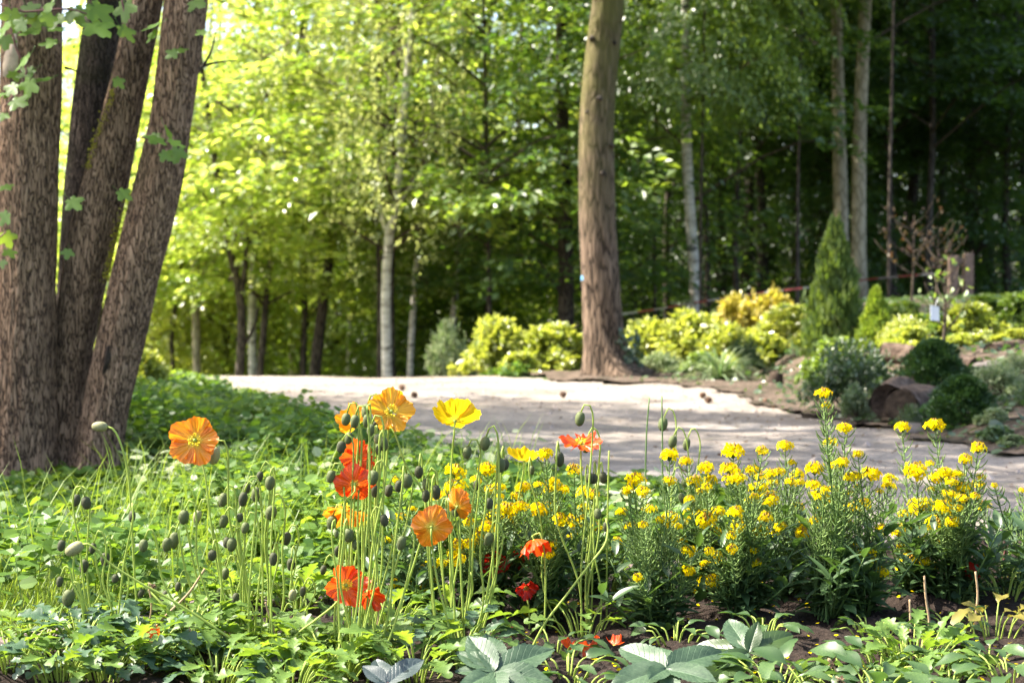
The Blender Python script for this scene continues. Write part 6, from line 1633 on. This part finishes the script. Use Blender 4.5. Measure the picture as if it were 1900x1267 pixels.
# fallen orange petals on the soil
for lab, px, py, Y, w, rz, sc in [('long fallen orange petal curling on the dark soil', 1082, 1240, 2.42, .045, .3, (1.3, .5)), ('fallen orange petal with a pale yellow heart on the soil', 1138, 1215, 2.46, .032, -.5, (.9, .55)), ('small fallen orange petal nearest the bottom edge', 1098, 1252, 2.36, .024, 2.2, (.8, .9)),
                                  ('scarlet fallen petal behind the big hellebore', 962, 1197, 2.5, .022, 1.0, (.8, .8))]:
    c = P(px, py, Y); c.z = Bz(c.x, Y) + .010
    me = petal_mesh(M['petal_scarlet' if 'scarlet' in lab else 'petal_red'], px, w, .9, .25, .3)
    tag(obj('fallen_petal', me, None, Matrix.Translation(c) @ Matrix.Rotation(rz, 4, 'Z') @ Matrix.Rotation(.35, 4, 'X') @ Matrix.Diagonal((sc[0], sc[1], 1, 1))), lab, 'petal')

# ------------------------------------------------------------------ labels of the nodding buds: which one, by the flower nearest to it
MARK = {i: n for i, n in enumerate(['the large orange poppy at the left', 'the golden orange poppy', 'the folded golden poppy', 'the bright yellow poppy', 'the crumpled red orange poppy', 'the back view red orange poppy', 'the light orange tilted poppy', 'the yellow cup poppy',
        'the rightmost tall red poppy', 'the pale hearted orange poppy', 'the half hidden orange poppy', 'the small hidden yellow poppy', 'the low red orange poppy', 'the withered red poppy', 'the hanging red poppy', 'the left scarlet poppy', 'the lower scarlet poppy', 'the dark scarlet poppy',
        'the low orange red poppy at the left', 'the small scarlet flower'])}
grp = {}
for bx, by, sz, look, t in BUDPOS:
    i = min(range(len(FLPOS)), key=lambda j: (FLPOS[j][0] - bx)**2 + (FLPOS[j][1] - by)**2)
    dx, dy = bx - FLPOS[i][0], by - FLPOS[i][1]
    w = ('right of ' if dx > 0 else 'left of ') if abs(dx) > abs(dy) else ('below ' if dy > 0 else 'above ')
    grp.setdefault((i, w), []).append((math.hypot(dx, dy), look, sz, t))
ORD = ['nearest to it', 'second nearest', 'third nearest', 'fourth nearest', 'fifth nearest', 'sixth nearest', 'seventh nearest', 'eighth nearest', 'ninth nearest', 'tenth nearest', 'eleventh nearest', 'twelfth nearest', 'thirteenth nearest', 'fourteenth nearest', 'fifteenth nearest', 'sixteenth nearest',
       'seventeenth nearest', 'eighteenth nearest', 'nineteenth nearest', 'twentieth nearest', 'twenty first nearest', 'twenty second nearest', 'twenty third nearest', 'twenty fourth nearest', 'twenty fifth nearest', 'twenty sixth nearest', 'twenty seventh nearest', 'twenty eighth nearest', 'twenty ninth nearest', 'thirtieth nearest',
       'thirty first nearest', 'thirty second nearest', 'thirty third nearest', 'thirty fourth nearest', 'thirty fifth nearest', 'thirty sixth nearest', 'thirty seventh nearest', 'thirty eighth nearest', 'thirty ninth nearest', 'fortieth nearest']
for (i, w), lst in grp.items():
    lst.sort(key=lambda q: q[0])
    for k, (dd, look, sz, t) in enumerate(lst):
        adj = {'g': 'green', 'd': 'dark', 'p': 'pale', 'p2': 'pale'}[look]
        t['label'] = f'{adj} nodding bud {w}{MARK[i]}' + (f', {ORD[k]}' if len(lst) > 1 else '')
